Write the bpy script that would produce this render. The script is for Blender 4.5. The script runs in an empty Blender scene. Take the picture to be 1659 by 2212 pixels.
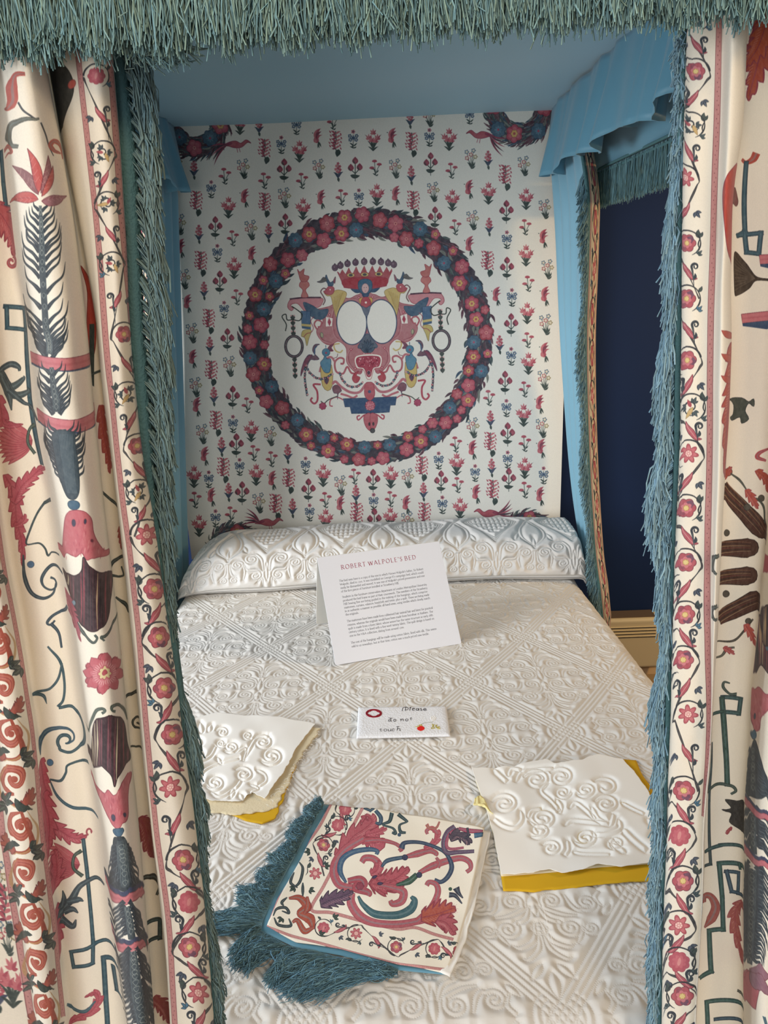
import bpy, math, random
import numpy as np
from math import pi, sin, cos
random.seed(7)
RNG = np.random.default_rng(11)
SC = bpy.context.scene
COL = SC.collection

# ------------------------------------------------------------------ camera
F = 1664.0; PITCH, YAW, ROLL = 0.3018, -0.0122, -0.0416
CZ = 1.62; QZ = CZ - 0.934            # camera height, top of the quilt
def ray(u, v):
    a = np.asarray(u, float) - 829.5; b = np.asarray(v, float) - 1106.0
    c, s = cos(ROLL), sin(ROLL); a, b = c*a + s*b, -s*a + c*b
    x, y, z = a/F, np.ones_like(a), -b/F
    c, s = cos(PITCH), sin(PITCH); y, z = c*y + s*z, -s*y + c*z
    c, s = cos(YAW), sin(YAW); x, y = c*x + s*y, -s*x + c*y
    return x, y, z
def at_z(u, v, z=QZ):
    x, y, w = ray(u, v); k = (z - CZ)/w; return x*k, y*k
def at_y(u, v, yy):
    x, y, w = ray(u, v); k = yy/y; return x*k, w*k + CZ
def at_x(u, v, xx):
    x, y, w = ray(u, v); k = xx/x; return y*k, w*k + CZ
def project(x, y, z):
    x = np.asarray(x, float); z = np.asarray(z, float) - CZ
    c, s = cos(YAW), sin(YAW); x, y = c*x - s*y, s*x + c*y
    c, s = cos(PITCH), sin(PITCH); yf = c*y - s*z; zu = s*y + c*z
    u = F*x/yf; v = -F*zu/yf
    c, s = cos(ROLL), sin(ROLL); return 829.5 + c*u - s*v, 1106.0 + s*u + c*v

from mathutils import Matrix, Vector
def rayv(u, v):
    a = ray(u, v); return Vector((float(a[0]), float(a[1]), float(a[2])))
_f = rayv(829.5, 1106).normalized(); _r = (rayv(929.5, 1106) - rayv(829.5, 1106)).normalized(); _u = _r.cross(_f)
cam = bpy.data.cameras.new('camera'); cam_o = bpy.data.objects.new('camera', cam); COL.objects.link(cam_o)
cam_o.matrix_world = Matrix(((_r.x, _u.x, -_f.x, 0), (_r.y, _u.y, -_f.y, 0), (_r.z, _u.z, -_f.z, CZ), (0, 0, 0, 1)))
cam.sensor_fit = 'VERTICAL'; cam.sensor_height = 36; cam.lens = F*36/2212; cam.clip_start = 0.02
SC.camera = cam_o

# ------------------------------------------------------------------ light
SC.view_settings.view_transform = 'Standard'; SC.view_settings.look = 'None'
SC.view_settings.exposure = -0.30; SC.view_settings.gamma = 1.0
SC.view_settings.use_curve_mapping = False
wd = bpy.data.worlds.new('world'); SC.world = wd; wd.use_nodes = True
wd.node_tree.nodes['Background'].inputs[0].default_value = (0.84, 0.90, 1.0, 1)
wd.node_tree.nodes['Background'].inputs[1].default_value = 0.50
def area(name, loc, target, sx, sy, power, col):
    l = bpy.data.lights.new(name, 'AREA'); l.shape = 'RECTANGLE'; l.size = sx; l.size_y = sy
    l.energy = power; l.color = col
    o = bpy.data.objects.new(name, l); COL.objects.link(o); o.location = loc
    o.rotation_euler = (Vector(target) - Vector(loc)).to_track_quat('-Z', 'Y').to_euler()
    return o
area('window_daylight', (-2.2, 0.95, 1.55), (0.1, 2.1, 1.1), 1.3, 1.3, 88, (0.92, 0.96, 1.0))
area('window_daylight_behind', (-0.7, -2.2, 1.55), (0.0, 2.0, 1.35), 1.4, 1.6, 66, (1.0, 0.985, 0.96))
area('ceiling_lamp', (0.5, -1.1, 2.6), (0.0, 0.8, 1.4), 0.5, 0.5, 24, (1.0, 0.74, 0.46))
area('wall_lamp', (1.75, 1.75, 1.75), (0.6, 1.9, 0.4), 0.25, 0.25, 18, (1.0, 0.68, 0.34))

# ------------------------------------------------------------------ canvas: prints are drawn as vector shapes in numpy
def C(x, y=None):
    if y is not None: return complex(x, y)
    return np.array([complex(a, b) for a, b in x])
def hexc(h): return np.array([int(h[i:i+2], 16)/255 for i in (0, 2, 4)], np.float32)
class Canvas:
    def __init__(s, w, h, bg, f):
        s.w, s.h, s.f = w, h, f
        s.img = np.empty((h, w, 3), np.float32); s.img[:] = hexc(bg) if isinstance(bg, str) else bg
        s.clip = None
    def mask(s, polys, S=3):
        es = []
        for p in polys:
            q = s.f(np.asarray(p, complex))
            es.append((q, np.roll(q, -1)))
        A = np.concatenate([e[0] for e in es]); B = np.concatenate([e[1] for e in es])
        x0 = max(0, int(math.floor(A.real.min())) - 1); x1 = min(s.w, int(A.real.max()) + 3)
        y0 = max(0, int(math.floor(A.imag.min()))); y1 = min(s.h, int(A.imag.max()) + 2)
        if s.clip: x0c, x1c = max(x0, s.clip[0]), min(x1, s.clip[1])
        else: x0c, x1c = x0, x1
        if x1c <= x0c or y1 <= y0: return None
        ww, hh = x1 - x0, y1 - y0
        sg = np.where(A.imag < B.imag, 1.0, -1.0); up = A.imag < B.imag
        P = np.where(up, A, B); Q = np.where(up, B, A)
        k0 = np.ceil((P.imag - y0)*S - .5).astype(int); k1 = np.ceil((Q.imag - y0)*S - .5).astype(int)
        k0 = np.clip(k0, 0, hh*S); k1 = np.clip(k1, 0, hh*S); n = k1 - k0
        m = n > 0
        if not m.any(): return None
        P, Q, sg, k0, n = P[m], Q[m], sg[m], k0[m], n[m]
        idx = np.repeat(np.arange(len(n)), n)
        off = np.arange(n.sum()) - np.repeat(np.cumsum(n) - n, n)
        row = k0[idx] + off
        yy = (row + .5)/S + y0
        t = (yy - P.imag[idx])/(Q.imag[idx] - P.imag[idx])
        xx = np.clip(P.real[idx] + t*(Q.real[idx] - P.real[idx]) - x0, 0, ww - .001)
        ix = xx.astype(int); fx = xx - ix
        W1 = ww + 1
        acc = np.bincount(row*W1 + ix, sg[idx]*(1 - fx), hh*S*W1) + np.bincount(row*W1 + ix + 1, sg[idx]*fx, hh*S*W1 + 1)[:hh*S*W1]
        acc = np.minimum(np.abs(np.cumsum(acc.reshape(hh*S, W1), 1)), 1)[:, :ww].reshape(hh, S, ww).mean(1)
        return acc[:, x0c - x0:x1c - x0], x0c, y0
    def fill(s, polys, col, a=1.0):
        if not isinstance(polys, list): polys = [polys]
        r = s.mask(polys)
        if r is None: return
        m, x0, y0 = r
        if isinstance(col, str): col = hexc(col)
        reg = s.img[y0:y0 + m.shape[0], x0:x0 + m.shape[1]]
        mm = (m*a)[..., None].astype(np.float32)
        reg += (col - reg)*mm
    def ink(s, p, col, lc='241d2c', lw=1.2):
        s.fill(p, col); s.line(list(p) + [p[0]], lw, lc)
    def line(s, pts, w, col, a=1.0):
        s.fill(band(np.asarray(pts, complex), w), col, a)
def band(p, w):
    p = np.asarray(p, complex); n = len(p)
    if np.ndim(w): w = np.interp(np.linspace(0, 1, n), np.linspace(0, 1, len(w)), w)
    else: w = np.full(n, float(w))
    d = np.gradient(p); d = d/np.maximum(np.abs(d), 1e-9)*1j
    return np.concatenate([p + d*w/2, (p - d*w/2)[::-1]])
def cr(pts, n=8, closed=False):
    p = np.asarray(pts, complex)
    if closed: p = np.concatenate([p[-1:], p, p[:2]])
    else: p = np.concatenate([[2*p[0] - p[1]], p, [2*p[-1] - p[-2]]])
    t = np.arange(n)/n; out = []
    for i in range(1, len(p) - 2):
        a, b, c, d = p[i-1], p[i], p[i+1], p[i+2]
        out.append(.5*(2*b + (c - a)*t + (2*a - 5*b + 4*c - d)*t*t + (3*b - a - 3*c + d)*t**3))
    if not closed: out.append(p[-2:-1])
    return np.concatenate(out)
def rib(pts, w, n=8): return band(cr(pts, n), w)
def leaf(a, b, w, bend=0.0):
    t = np.linspace(0, 1, 12); d = b - a; m = a + d*t + 1j*d*bend*np.sin(pi*t)
    return band(m, 2*w*np.sin(pi*t**.8)*.5 + .001)
def ell(c, rx, ry=None, rot=0, n=28):
    t = np.linspace(0, 2*pi, n, endpoint=False); ry = rx if ry is None else ry
    return c + (rx*np.cos(t) + 1j*ry*np.sin(t))*np.exp(1j*rot)
def petals(c, r, n, depth=.25, rot=0, pw=1.0):
    t = np.linspace(0, 2*pi, n*10, endpoint=False)
    return c + r*(1 - depth + depth*np.abs(np.cos(n/2*t))**pw)*np.exp(1j*(t + rot))
def spiral(c, r, a0, turns, end=.15, n=30):
    t = np.linspace(0, 1, n); return c + r*(1 - (1 - end)*t)*np.exp(1j*(a0 + turns*2*pi*t))
def acanth(pts, w, lobes, n=10):
    p = cr(pts, n); L = len(p); t = np.linspace(0, 1, L*2); p = np.interp(t, np.linspace(0, 1, L), p.real) + 1j*np.interp(t, np.linspace(0, 1, L), p.imag)
    d = np.gradient(p); d = d/np.maximum(abs(d), 1e-9)*1j
    env = w*np.sin(pi*np.clip(t*.92 + .08, 0, 1)**.7)**.8*.5 + w*.03
    def lob(q):
        q = q % 1.0; return .42 + .58*np.where(q < .78, (q/.78)**.75, (1 - q)/.22)
    d0 = -d*1j; l1, l2 = lob(t*lobes), lob(t*lobes + .45)
    return np.concatenate([p + d*env*l1 + d0*env*(l1 - .42)*.9, (p - d*env*l2 + d0*env*(l2 - .42)*.9)[::-1]]), p
RED, RED2, DRED = 'b5495a', 'c9626c', '8c2f3f'
TEAL, DGR, NAVY, PUR, YEL, PINK = '2f5266', '29343a', '2c4468', '5c4157', 'c9a95c', 'c98386'
BLU = '3f6f93'
def acan(cv, pts, w, lobes, col=RED, lc=DRED, hat=True):
    poly, sp = acanth(pts, w, lobes); cv.ink(poly, col, lc, max(1, w*.05)); 
    if hat:
        cv.line(sp[2:-2], max(.8, w*.04), lc, .8)
        n = len(sp)
        for k in range(4, n - 4, max(2, n//(lobes*3))):
            d = (sp[k+1] - sp[k]); d /= max(abs(d), 1e-9); 
            for sg in (1, -1): cv.line([sp[k], sp[k] + d*w*.2 + 1j*sg*d*w*.3*sin(pi*k/n)], .7, lc, .45)
            cv.line([sp[k] + 1j*d*w*.1, sp[k] + d*w*.15 + 1j*d*w*.22], 1.0, 'e3a09f', .5)
def scroll(cv, pts, w, col=TEAL, lc=None):
    p = cr(pts, 8)
    cv.fill(band(p, np.array(w)*1.0 + 1.6) if lc else band(p, w), lc or col)
    if lc: cv.fill(band(p, w), col)
    cv.line(p, np.maximum(np.interp(np.linspace(0, 1, 8), np.linspace(0, 1, len(np.atleast_1d(w))), np.atleast_1d(w))*.25, .3), '6f8a90', .45)
def rosette(cv, c, r, kind='ros', rot=0):
    if kind == 'star':
        cv.ink(petals(c, r, 7, .45, rot, 1.5), 'b84a56', DRED, r*.05)
        cv.fill(petals(c, r*.8, 7, .45, rot, 1.5), 'cf6f77', .7)
        cv.ink(ell(c, r*.38), 'd98b8c', 'a03746', r*.06)
        for k in range(7): cv.fill(ell(c + r*.24*np.exp(1j*(k*.9 + rot)), r*.07), 'f0cfc0')
        cv.fill(ell(c, r*.08), 'f0cfc0')
    elif kind == 'leafy':
        sp = spiral(c, r*.9, rot, 1.2, .2); cv.line(sp, np.array([.8, 4, 3.6, 3, 5])*r/22, '2b323c')
        for a in (rot, rot + 2.1, rot + 4.2): triple(cv, c + r*.55*np.exp(1j*a), r*.62, a, '2f4048')
        cv.ink(leaf(c + r*.2, c + r*1.3*np.exp(1j*(rot + 1)), r*.4), 'c9a566', '8a6a3a', .8); cv.fill(leaf(c, c + r*.9*np.exp(1j*(rot + 3.3)), r*.4), 'a84650')
    elif kind == 'blob':
        cv.ink(petals(c, r, 8, .15, rot), 'b84a5a', 'a03746', r*.04)
        cv.fill(petals(c, r*.65, 8, .3, rot), 'c8606c', .7); cv.fill(ell(c, r*.15, r*.4, .2), 'e09a92', .6)
    else:
        cv.ink(petals(c, r, 6, .18, rot), 'b44a57', '6b2638', r*.06)
        t = rot + 2.2 + r; cv.fill(petals(c + r*.55*np.exp(1j*(rot - .8)), r*.42, 5, .2), '57405c', .75)
        cv.fill(petals(c + r*.55*np.exp(1j*(rot + 2.2)), r*.36, 5, .2), '7b3d52', .6)
        cv.fill(petals(c, r*.62, 6, .25, rot + .4), 'd3737c', .85)
        cv.line(np.append(petals(c, r*.62, 6, .25, rot + .4), 0)[:-1], r*.05, '8c2f3f', .6)
        cv.ink(petals(c, r*.3, 7, .25, rot), 'dfc478', 'b5803c', r*.05)
def triple(cv, c, r, rot, col='39455a'):
    for d in (-1.0, 0, 1.0):
        e = c + r*np.exp(1j*(rot + d*.85))*(1 if d == 0 else .8)
        cv.ink(leaf(c, e, r*.42, .06*d), col, '1f2430', r*.05)
        cv.line([c, c + (e - c)*.85], r*.05, '8fa0a0', .5)
def vine(cv, fl, wl, wr):
    """fl: list of (photo x, y, kind); wl, wr: half widths of the border to the left/right of the flowers"""
    fl = [(C(x, y), k) for x, y, k in fl]; R = min(wl, wr)*1.0
    main = []
    for i in range(len(fl) - 1):
        a, b = fl[i][0], fl[i+1][0]; e = (b - a)/abs(b - a); s = 1 if i % 2 == 0 else -1; n = 1j*e*s
        main += [a + n*R*.98, a + n*R*.80 + e*R*.62, (a + b)/2]
    main.append(fl[-1][0] - n*R*.95)
    p = cr(main, 9); L = len(p); wv = (3.4 + 1.6*np.sin(np.arange(L)*.42))*R/30
    cv.fill(band(p, wv), '2b2f36'); cv.fill(band(p, wv*.3), '7b6a60', .5)
    for i in range(len(fl) - 1):
        a, ka = fl[i]; b, kb = fl[i+1]; d = abs(b - a); s = 1 if i % 2 == 0 else -1; m = (a + b)/2; e = (b - a)/d; nx = 1j*e*s; ang = np.angle(e)
        # ring curling round the flower
        t = np.linspace(.1, 4.3, 26); ring = a + R*.97*(nx*np.cos(t) - e*np.sin(t)*.95)
        cv.line(ring, np.array([4.2, 3.6, 3.0, 2.4, 2.0, 3.6, .8])*R/30, '2b2f36')
        cv.ink(leaf(ring[15], ring[15] - nx*R*.25 - e*R*.35, R*.22, .1), '3a4a48', '1f2430', .8)
        # red trumpet leaf where the stem crosses
        q = m + e*R*.05
        p = cr([q - e*R*.66 + nx*R*.30, q - e*R*.3 + nx*R*.16, q + e*R*.05 - nx*R*.10, q + e*R*.46 - nx*R*.44, q + e*R*.50 - nx*R*.80], 7)
        cv.fill(band(p, np.array([.5, 8, 12, 8, 1])*R/30 + 1.2), '5d2433'); cv.fill(band(p, np.array([.3, 7, 11, 7, .6])*R/30), 'b04a58')
        cv.line(p[3:-6], R*.06, 'dd9b9b', .6)
        # dark hook with a curl
        sp = spiral(m - nx*R*.62 - e*R*.30, R*.26, ang + pi/2*s, s*1.15, .2)
        hk = np.concatenate([cr([b - e*R*.9 - nx*R*.55, m - nx*R*.45 + e*R*.15, sp[0]], 6)[:-1], sp])
        cv.line(hk, np.array([1, 4.5, 5.5, 3.4, 2, 4.5])*R/30, '2b323c'); cv.line(hk[2:10], 1.1*R/30, '7f8f90', .5)
        cv.ink(leaf(hk[3], hk[3] - nx*R*.1 - e*R*.42, R*.2, .2), '2f3b44', '1f2430', .7)
        if d > R*2.2: triple(cv, m + nx*R*.70 + e*R*.12, R*.50, ang + s*.6)
        triple(cv, a - nx*R*.80 + e*R*.80, R*.40, ang + pi*.75*(-s), '31454a' if i % 3 else '33688a')
        cv.ink(leaf(b + nx*R*.95 - e*R*.35, b + nx*R*.85 - e*R*.95, R*.34, .15*s), '3a4a48', '1f2430', .8)
        cv.line(cr([b + nx*R*.95 - e*R*.35, b + nx*R*.8 + e*R*.1, b + nx*R*.9 + e*R*.5], 5), np.array([2, 3, .6])*R/30, '2b2f36')
    for c, k in fl:
        rr = min(wl, wr)*.66; rosette(cv, c, rr, k, rot=float(c.imag) % 3)
def pinkstripe(cv, pts, w):
    p = cr(pts, 14); cv.line(p, w, '7b3b42'); cv.line(p, w*.84, 'c47f7d'); 
    L = np.concatenate([[0], np.cumsum(abs(np.diff(p)))])
    for k in np.arange(3, L[-1], w*.75):
        z = np.interp(k, L, p.real) + 1j*np.interp(k, L, p.imag)
        cv.fill(ell(z + w*.12*(1 if int(k/(w*.75)) % 2 else -1), w*.085, n=6), '6b2a3a', .9)
def vnoise(h, w, cell, rng=RNG):
    gh, gw = int(h/cell) + 3, int(w/cell) + 3; g = rng.random((gh, gw)).astype(np.float32)
    y = np.linspace(0, gh - 2.001, h); x = np.linspace(0, gw - 2.001, w)
    iy, ix = y.astype(int), x.astype(int); fy, fx = (y - iy)[:, None], (x - ix)[None]
    fy = fy*fy*(3 - 2*fy); fx = fx*fx*(3 - 2*fx)
    a = g[iy][:, ix]; b = g[iy][:, ix + 1]; c = g[iy + 1][:, ix]; d = g[iy + 1][:, ix + 1]
    return ((a*(1 - fx) + b*fx)*(1 - fy) + (c*(1 - fx) + d*fx)*fy).astype(np.float32)
def wash(cv, bg, k=.22, cell=9):
    """watery dye: ink lets the cloth through unevenly"""
    n = vnoise(cv.h, cv.w, cell)*.6 + vnoise(cv.h, cv.w, cell*.35)*.4
    cv.img += (hexc(bg) - cv.img)*(n*k)[..., None]
    g = cv.img.mean(2, keepdims=True); cv.img += (g*np.array([1.02, 1.0, .97], np.float32) - cv.img)*.16
    cv.img *= (1 + (RNG.random((cv.h, cv.w, 1)).astype(np.float32) - .5)*.05)
def to_image(name, arr, data=False):
    h, w = arr.shape[:2]; im = bpy.data.images.new(name, w, h, alpha=False, float_buffer=data, is_data=data)
    a = np.ones((h, w, 4), np.float32)
    a[..., :3] = arr if arr.ndim == 3 else arr[..., None]
    im.pixels.foreach_set(np.clip(a[::-1], 0, 1).ravel()); im.update(); im.pack(); return im

# ------------------------------------------------------------------ materials
def mat(name, col=(.8, .8, .8), rough=.85, sheen=0.0, img=None, bump=None, weave=None, back=None, attr=None, noise=None, bstr=.3, bdist=.002, spec=.3, transl=None):
    m = bpy.data.materials.new(name); m.use_nodes = True; nt = m.node_tree; N = nt.nodes; K = nt.links
    b = N['Principled BSDF']; b.inputs['Roughness'].default_value = rough
    b.inputs['Specular IOR Level'].default_value = spec
    b.inputs['Sheen Weight'].default_value = sheen; b.inputs['Sheen Roughness'].default_value = .5
    if isinstance(col, str):
        col = tuple(float(x) for x in np.where(hexc(col) <= .04045, hexc(col)/12.92, ((hexc(col) + .055)/1.055)**2.4))
    src = None
    if img is not None:
        t = N.new('ShaderNodeTexImage'); t.image = img; t.extension = 'EXTEND'; t.interpolation = 'Cubic'; src = t.outputs[0]
    elif attr:
        t = N.new('ShaderNodeAttribute'); t.attribute_name = attr; src = t.outputs[0]
    if noise and src is None:
        n = N.new('ShaderNodeTexNoise'); n.inputs['Scale'].default_value = noise[0]; n.inputs['Detail'].default_value = 4
        tc = N.new('ShaderNodeTexCoord'); K.new(tc.outputs['Object'], n.inputs['Vector'])
        r = N.new('ShaderNodeMix'); r.data_type = 'RGBA'; K.new(n.outputs['Fac'], r.inputs[0])
        r.inputs[6].default_value = tuple(c*(1 - noise[1]) for c in col[:3]) + (1,); r.inputs[7].default_value = tuple(min(1, c*(1 + noise[1])) for c in col[:3]) + (1,)
        src = r.outputs[2]
    if back is not None:
        g = N.new('ShaderNodeNewGeometry'); r = N.new('ShaderNodeMix'); r.data_type = 'RGBA'
        K.new(g.outputs['Backfacing'], r.inputs[0])
        if src: K.new(src, r.inputs[6])
        else: r.inputs[6].default_value = col[:3] + (1,)
        r.inputs[7].default_value = back + (1,); src = r.outputs[2]
    if src: K.new(src, b.inputs['Base Color'])
    else: b.inputs['Base Color'].default_value = tuple(col[:3]) + (1,)
    last = None
    if bump is not None:
        t = N.new('ShaderNodeTexImage'); t.image = bump[0]; t.extension = 'REPEAT'; t.interpolation = 'Cubic'
        if len(bump) > 2: u = N.new('ShaderNodeUVMap'); u.uv_map = bump[2]; K.new(u.outputs[0], t.inputs[0])
        bp = N.new('ShaderNodeBump'); bp.inputs['Distance'].default_value = bump[1]; bp.inputs['Strength'].default_value = 1
        K.new(t.outputs[0], bp.inputs['Height']); last = bp
    if weave:
        tc = N.new('ShaderNodeTexCoord'); n = N.new('ShaderNodeTexNoise'); n.inputs['Scale'].default_value = weave; n.inputs['Detail'].default_value = 2
        K.new(tc.outputs['Object'], n.inputs['Vector'])
        bp = N.new('ShaderNodeBump'); bp.inputs['Distance'].default_value = bdist; bp.inputs['Strength'].default_value = bstr
        K.new(n.outputs['Fac'], bp.inputs['Height'])
        if last: K.new(last.outputs[0], bp.inputs['Normal'])
        last = bp
    if last: K.new(last.outputs[0], b.inputs['Normal'])
    if transl:
        tr = N.new('ShaderNodeBsdfTranslucent'); mx = N.new('ShaderNodeMixShader'); mx.inputs[0].default_value = transl
        if src: K.new(src, tr.inputs[0])
        else: tr.inputs[0].default_value = tuple(col[:3]) + (1,)
        K.new(b.outputs[0], mx.inputs[1]); K.new(tr.outputs[0], mx.inputs[2]); K.new(mx.outputs[0], N['Material Output'].inputs[0])
    return m
def lin(h): return tuple(float(x) for x in np.where(hexc(h) <= .04045, hexc(h)/12.92, ((hexc(h) + .055)/1.055)**2.4))

# ------------------------------------------------------------------ objects
def mesh(name, V, faces, m=None, parent=None, uv=None, uv2=None, smooth=True, col=None, loc=None):
    me = bpy.data.meshes.new(name)
    V = np.asarray(V, np.float32).reshape(-1, 3)
    if isinstance(faces, np.ndarray):
        n, k = faces.shape; me.vertices.add(len(V)); me.vertices.foreach_set('co', V.ravel())
        me.loops.add(n*k); me.loops.foreach_set('vertex_index', faces.astype(np.int32).ravel())
        me.polygons.add(n); me.polygons.foreach_set('loop_start', np.arange(n, dtype=np.int32)*k)
        me.polygons.foreach_set('loop_total', np.full(n, k, np.int32))
        me.update(calc_edges=True)
    else: me.from_pydata(V.tolist(), [], faces); me.update()
    li = np.empty(len(me.loops), np.int32); me.loops.foreach_get('vertex_index', li)
    for nm, d in (('UVMap', uv), ('tile', uv2)):
        if d is not None:
            l = me.uv_layers.new(name=nm); l.data.foreach_set('uv', np.asarray(d, np.float32)[li].ravel())
    if col is not None:
        a = me.color_attributes.new('tint', 'FLOAT_COLOR', 'POINT'); c = np.ones((len(V), 4), np.float32); c[:, :3] = col
        a.data.foreach_set('color', c.ravel())
    if smooth: me.polygons.foreach_set('use_smooth', np.ones(len(me.polygons), bool))
    if m: me.materials.append(m)
    o = bpy.data.objects.new(name, me); COL.objects.link(o)
    if parent: o.parent = parent
    if loc is not None: o.location = loc
    return o
def empty(name, loc=(0, 0, 0)):
    o = bpy.data.objects.new(name, None); COL.objects.link(o); o.location = (0, 0, 0); return o
def tag(o, label=None, cat=None, group=None, kind=None):
    if label: o['label'] = label
    if cat: o['category'] = cat
    if group: o['group'] = group
    if kind: o['kind'] = kind
    return o
def quads(nr, nc, wrap=False):
    r, c = np.meshgrid(np.arange(nr - 1), np.arange(nc if wrap else nc - 1), indexing='ij')
    c2 = (c + 1) % nc; a = r*nc + c
    return np.stack([a, r*nc + c2, (r + 1)*nc + c2, (r + 1)*nc + c], -1).reshape(-1, 4)
def boxv(x0, y0, z0, x1, y1, z1):
    V = [(x, y, z) for z in (z0, z1) for y in (y0, y1) for x in (x0, x1)]
    return V, [(0, 2, 3, 1), (4, 5, 7, 6), (0, 1, 5, 4), (1, 3, 7, 5), (3, 2, 6, 7), (2, 0, 4, 6)]
def box(name, a, b, m, parent=None, bevel=0):
    V, Fc = boxv(*a, *b); o = mesh(name, V, Fc, m, parent, smooth=False)
    if bevel:
        k = o.modifiers.new('bevel', 'BEVEL'); k.width = bevel; k.segments = 3
    return o
def solid(o, t, off=-1):
    k = o.modifiers.new('thickness', 'SOLIDIFY'); k.thickness = t; k.offset = off
    return o
def strands(name, R, T, rad, seg=6, wob=.004, sag=None, base=None, var=.18, m=None, parent=None, curl=1.0, label=None):
    """R, T: (n,3) root and tip of every thread; one mesh of thin three-sided threads"""
    n = len(R); t = np.linspace(0, 1, seg)[None, :, None]
    P = R[:, None]*(1 - t) + T[:, None]*t
    if sag is not None: P = P + sag[:, None]*np.sin(pi*t)
    ph = RNG.random((n, 1, 3))*6.28; fr = 2 + RNG.random((n, 1, 3))*3*curl
    P = P + np.sin(ph + t*fr*2.2)*wob*t*RNG.random((n, 1, 1))*1.5
    d = np.gradient(P, axis=1); d /= np.maximum(np.linalg.norm(d, axis=2, keepdims=True), 1e-9)
    a = np.cross(d, np.array([.31, .9, .17])); a /= np.linalg.norm(a, axis=2, keepdims=True); b = np.cross(d, a)
    w = rad*(1 - .35*t)*(.7 + .6*RNG.random((n, 1, 1)))
    tw = ph[..., :1] + t*.5*(seg - 1)
    V = np.stack([P + w*(np.cos(tw + k)*a + np.sin(tw + k)*b) for k in (0, 2.094, 4.189)], 2)   # n,seg,3,3
    idx = np.arange(n*seg*3).reshape(n, seg, 3); i2 = np.roll(idx, -1, 2)
    Fq = np.stack([idx[:, :-1], i2[:, :-1], i2[:, 1:], idx[:, 1:]], -1).reshape(-1, 4)
    base = np.array(lin(base)) if isinstance(base, str) else np.asarray(base)
    c = base[None]*(1 + (RNG.random((n, 1)) - .5)*2*var)
    hue = RNG.random((n, 1)); c = c*(1 + (hue - .5)*np.array([[.5, .12, -.35]])*var*2.2)
    cc = np.repeat(np.clip(c, 0, 1), seg*3, 0)
    o = mesh(name, V.reshape(-1, 3), Fq, m, parent, col=cc)
    o['kind'] = 'stuff'
    if label: o['label'] = label
    return o
def tubes(name, lines, rad, m, parent=None, k=6):
    """thread lines: list of (n,3) arrays joined in one part"""
    VV, FF, off = [], [], 0
    for L in lines:
        L = np.asarray(L, float); n = len(L)
        d = np.gradient(L, axis=0); d /= np.maximum(np.linalg.norm(d, axis=1, keepdims=True), 1e-9)
        a = np.cross(d, [0.02, .03, 1.0]); a /= np.maximum(np.linalg.norm(a, axis=1, keepdims=True), 1e-9); b = np.cross(d, a)
        r = rad if np.ndim(rad) else rad
        V = np.stack([L + r*(cos(2*pi*i/k)*a + sin(2*pi*i/k)*b) for i in range(k)], 1)
        VV.append(V.reshape(-1, 3)); FF.append(quads(n, k, True) + off); off += n*k
    return mesh(name, np.concatenate(VV), np.concatenate(FF), m, parent)

# ================================================================== ROOM
M_wall = mat('navy_paint', lin('12294f'), .75, noise=(3, .06), weave=180, bdist=.0006)
M_cream = mat('cream_enamel', lin('ddcba2'), .45, spec=.5)
M_dark = mat('dark_gap', lin('3a2f26'), .8)
M_floor = mat('brown_carpet', lin('6e5236'), .95, noise=(40, .2), weave=400)
M_wood = mat('tan_wood', lin('a97a45'), .5, noise=(8, .15))
WY = 2.62
tag(box('wall_back', (-2.6, WY, 0), (2.4, WY + .1, 2.7), M_wall), kind='structure')
tag(box('wall_right', (2.4, -.9, 0), (2.5, WY + .1, 2.7), M_wall), kind='structure')
tag(box('floor', (-2.6, -2.6, -.05), (2.5, WY + .1, 0), M_floor), kind='structure')
M_skirt = mat('cream_gloss', lin('c9a878'), .45, spec=.5)
sk = mesh('baseboard_back', [(-2.6, WY, 0), (-2.6, WY-.022, 0), (-2.6, WY-.022, .13), (-2.6, WY-.012, .15), (-2.6, WY-.012, .165), (-2.6, WY, .17),
     (2.4, WY, 0), (2.4, WY-.022, 0), (2.4, WY-.022, .13), (2.4, WY-.012, .15), (2.4, WY-.012, .165), (2.4, WY, .17)],
     [(i, (i+1) % 6, (i+1) % 6 + 6, i + 6) for i in range(6)] + [(5, 4, 3, 2, 1, 0), (6, 7, 8, 9, 10, 11)], M_skirt, smooth=False)
tag(sk, kind='structure')
# convector heater on the back wall
ht = tag(empty('wall_heater'), 'cream wall convector heater with slotted grille beyond the right side of the bed', 'heater')
hx0, hx1, hz0, hz1, hy = .60, .968, .185, .385, WY - .075
V, Fc = boxv(hx0, hy, hz0, hx1, WY, hz1)
hb = mesh('casing', V, Fc, M_cream, ht, smooth=False); k = hb.modifiers.new('b', 'BEVEL'); k.width = .012; k.segments = 4
for i in range(4):
    z = hz1 - .035 - i*.0125
    box('grille_slot', (hx0 + .05, hy - .0012, z), (hx1 - .03, hy + .002, z + .0035), M_dark, ht)
    box('grille_bar', (hx0 + .05, hy - .004, z + .0036), (hx1 - .028, hy + .002, z + .0062), M_cream, ht, .001)
box('top_vent', (hx0 + .02, hy + .015, hz1 - .002), (hx1 - .03, WY - .01, hz1 + .006), mat('brown_grille', lin('6b5a4c'), .8), ht)
for x in (hx0 + .05, hx1 - .05): box('wall_bracket', (x, WY - .02, hz0 - .012), (x + .02, WY, hz0 + .01), M_cream, ht)
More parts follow.
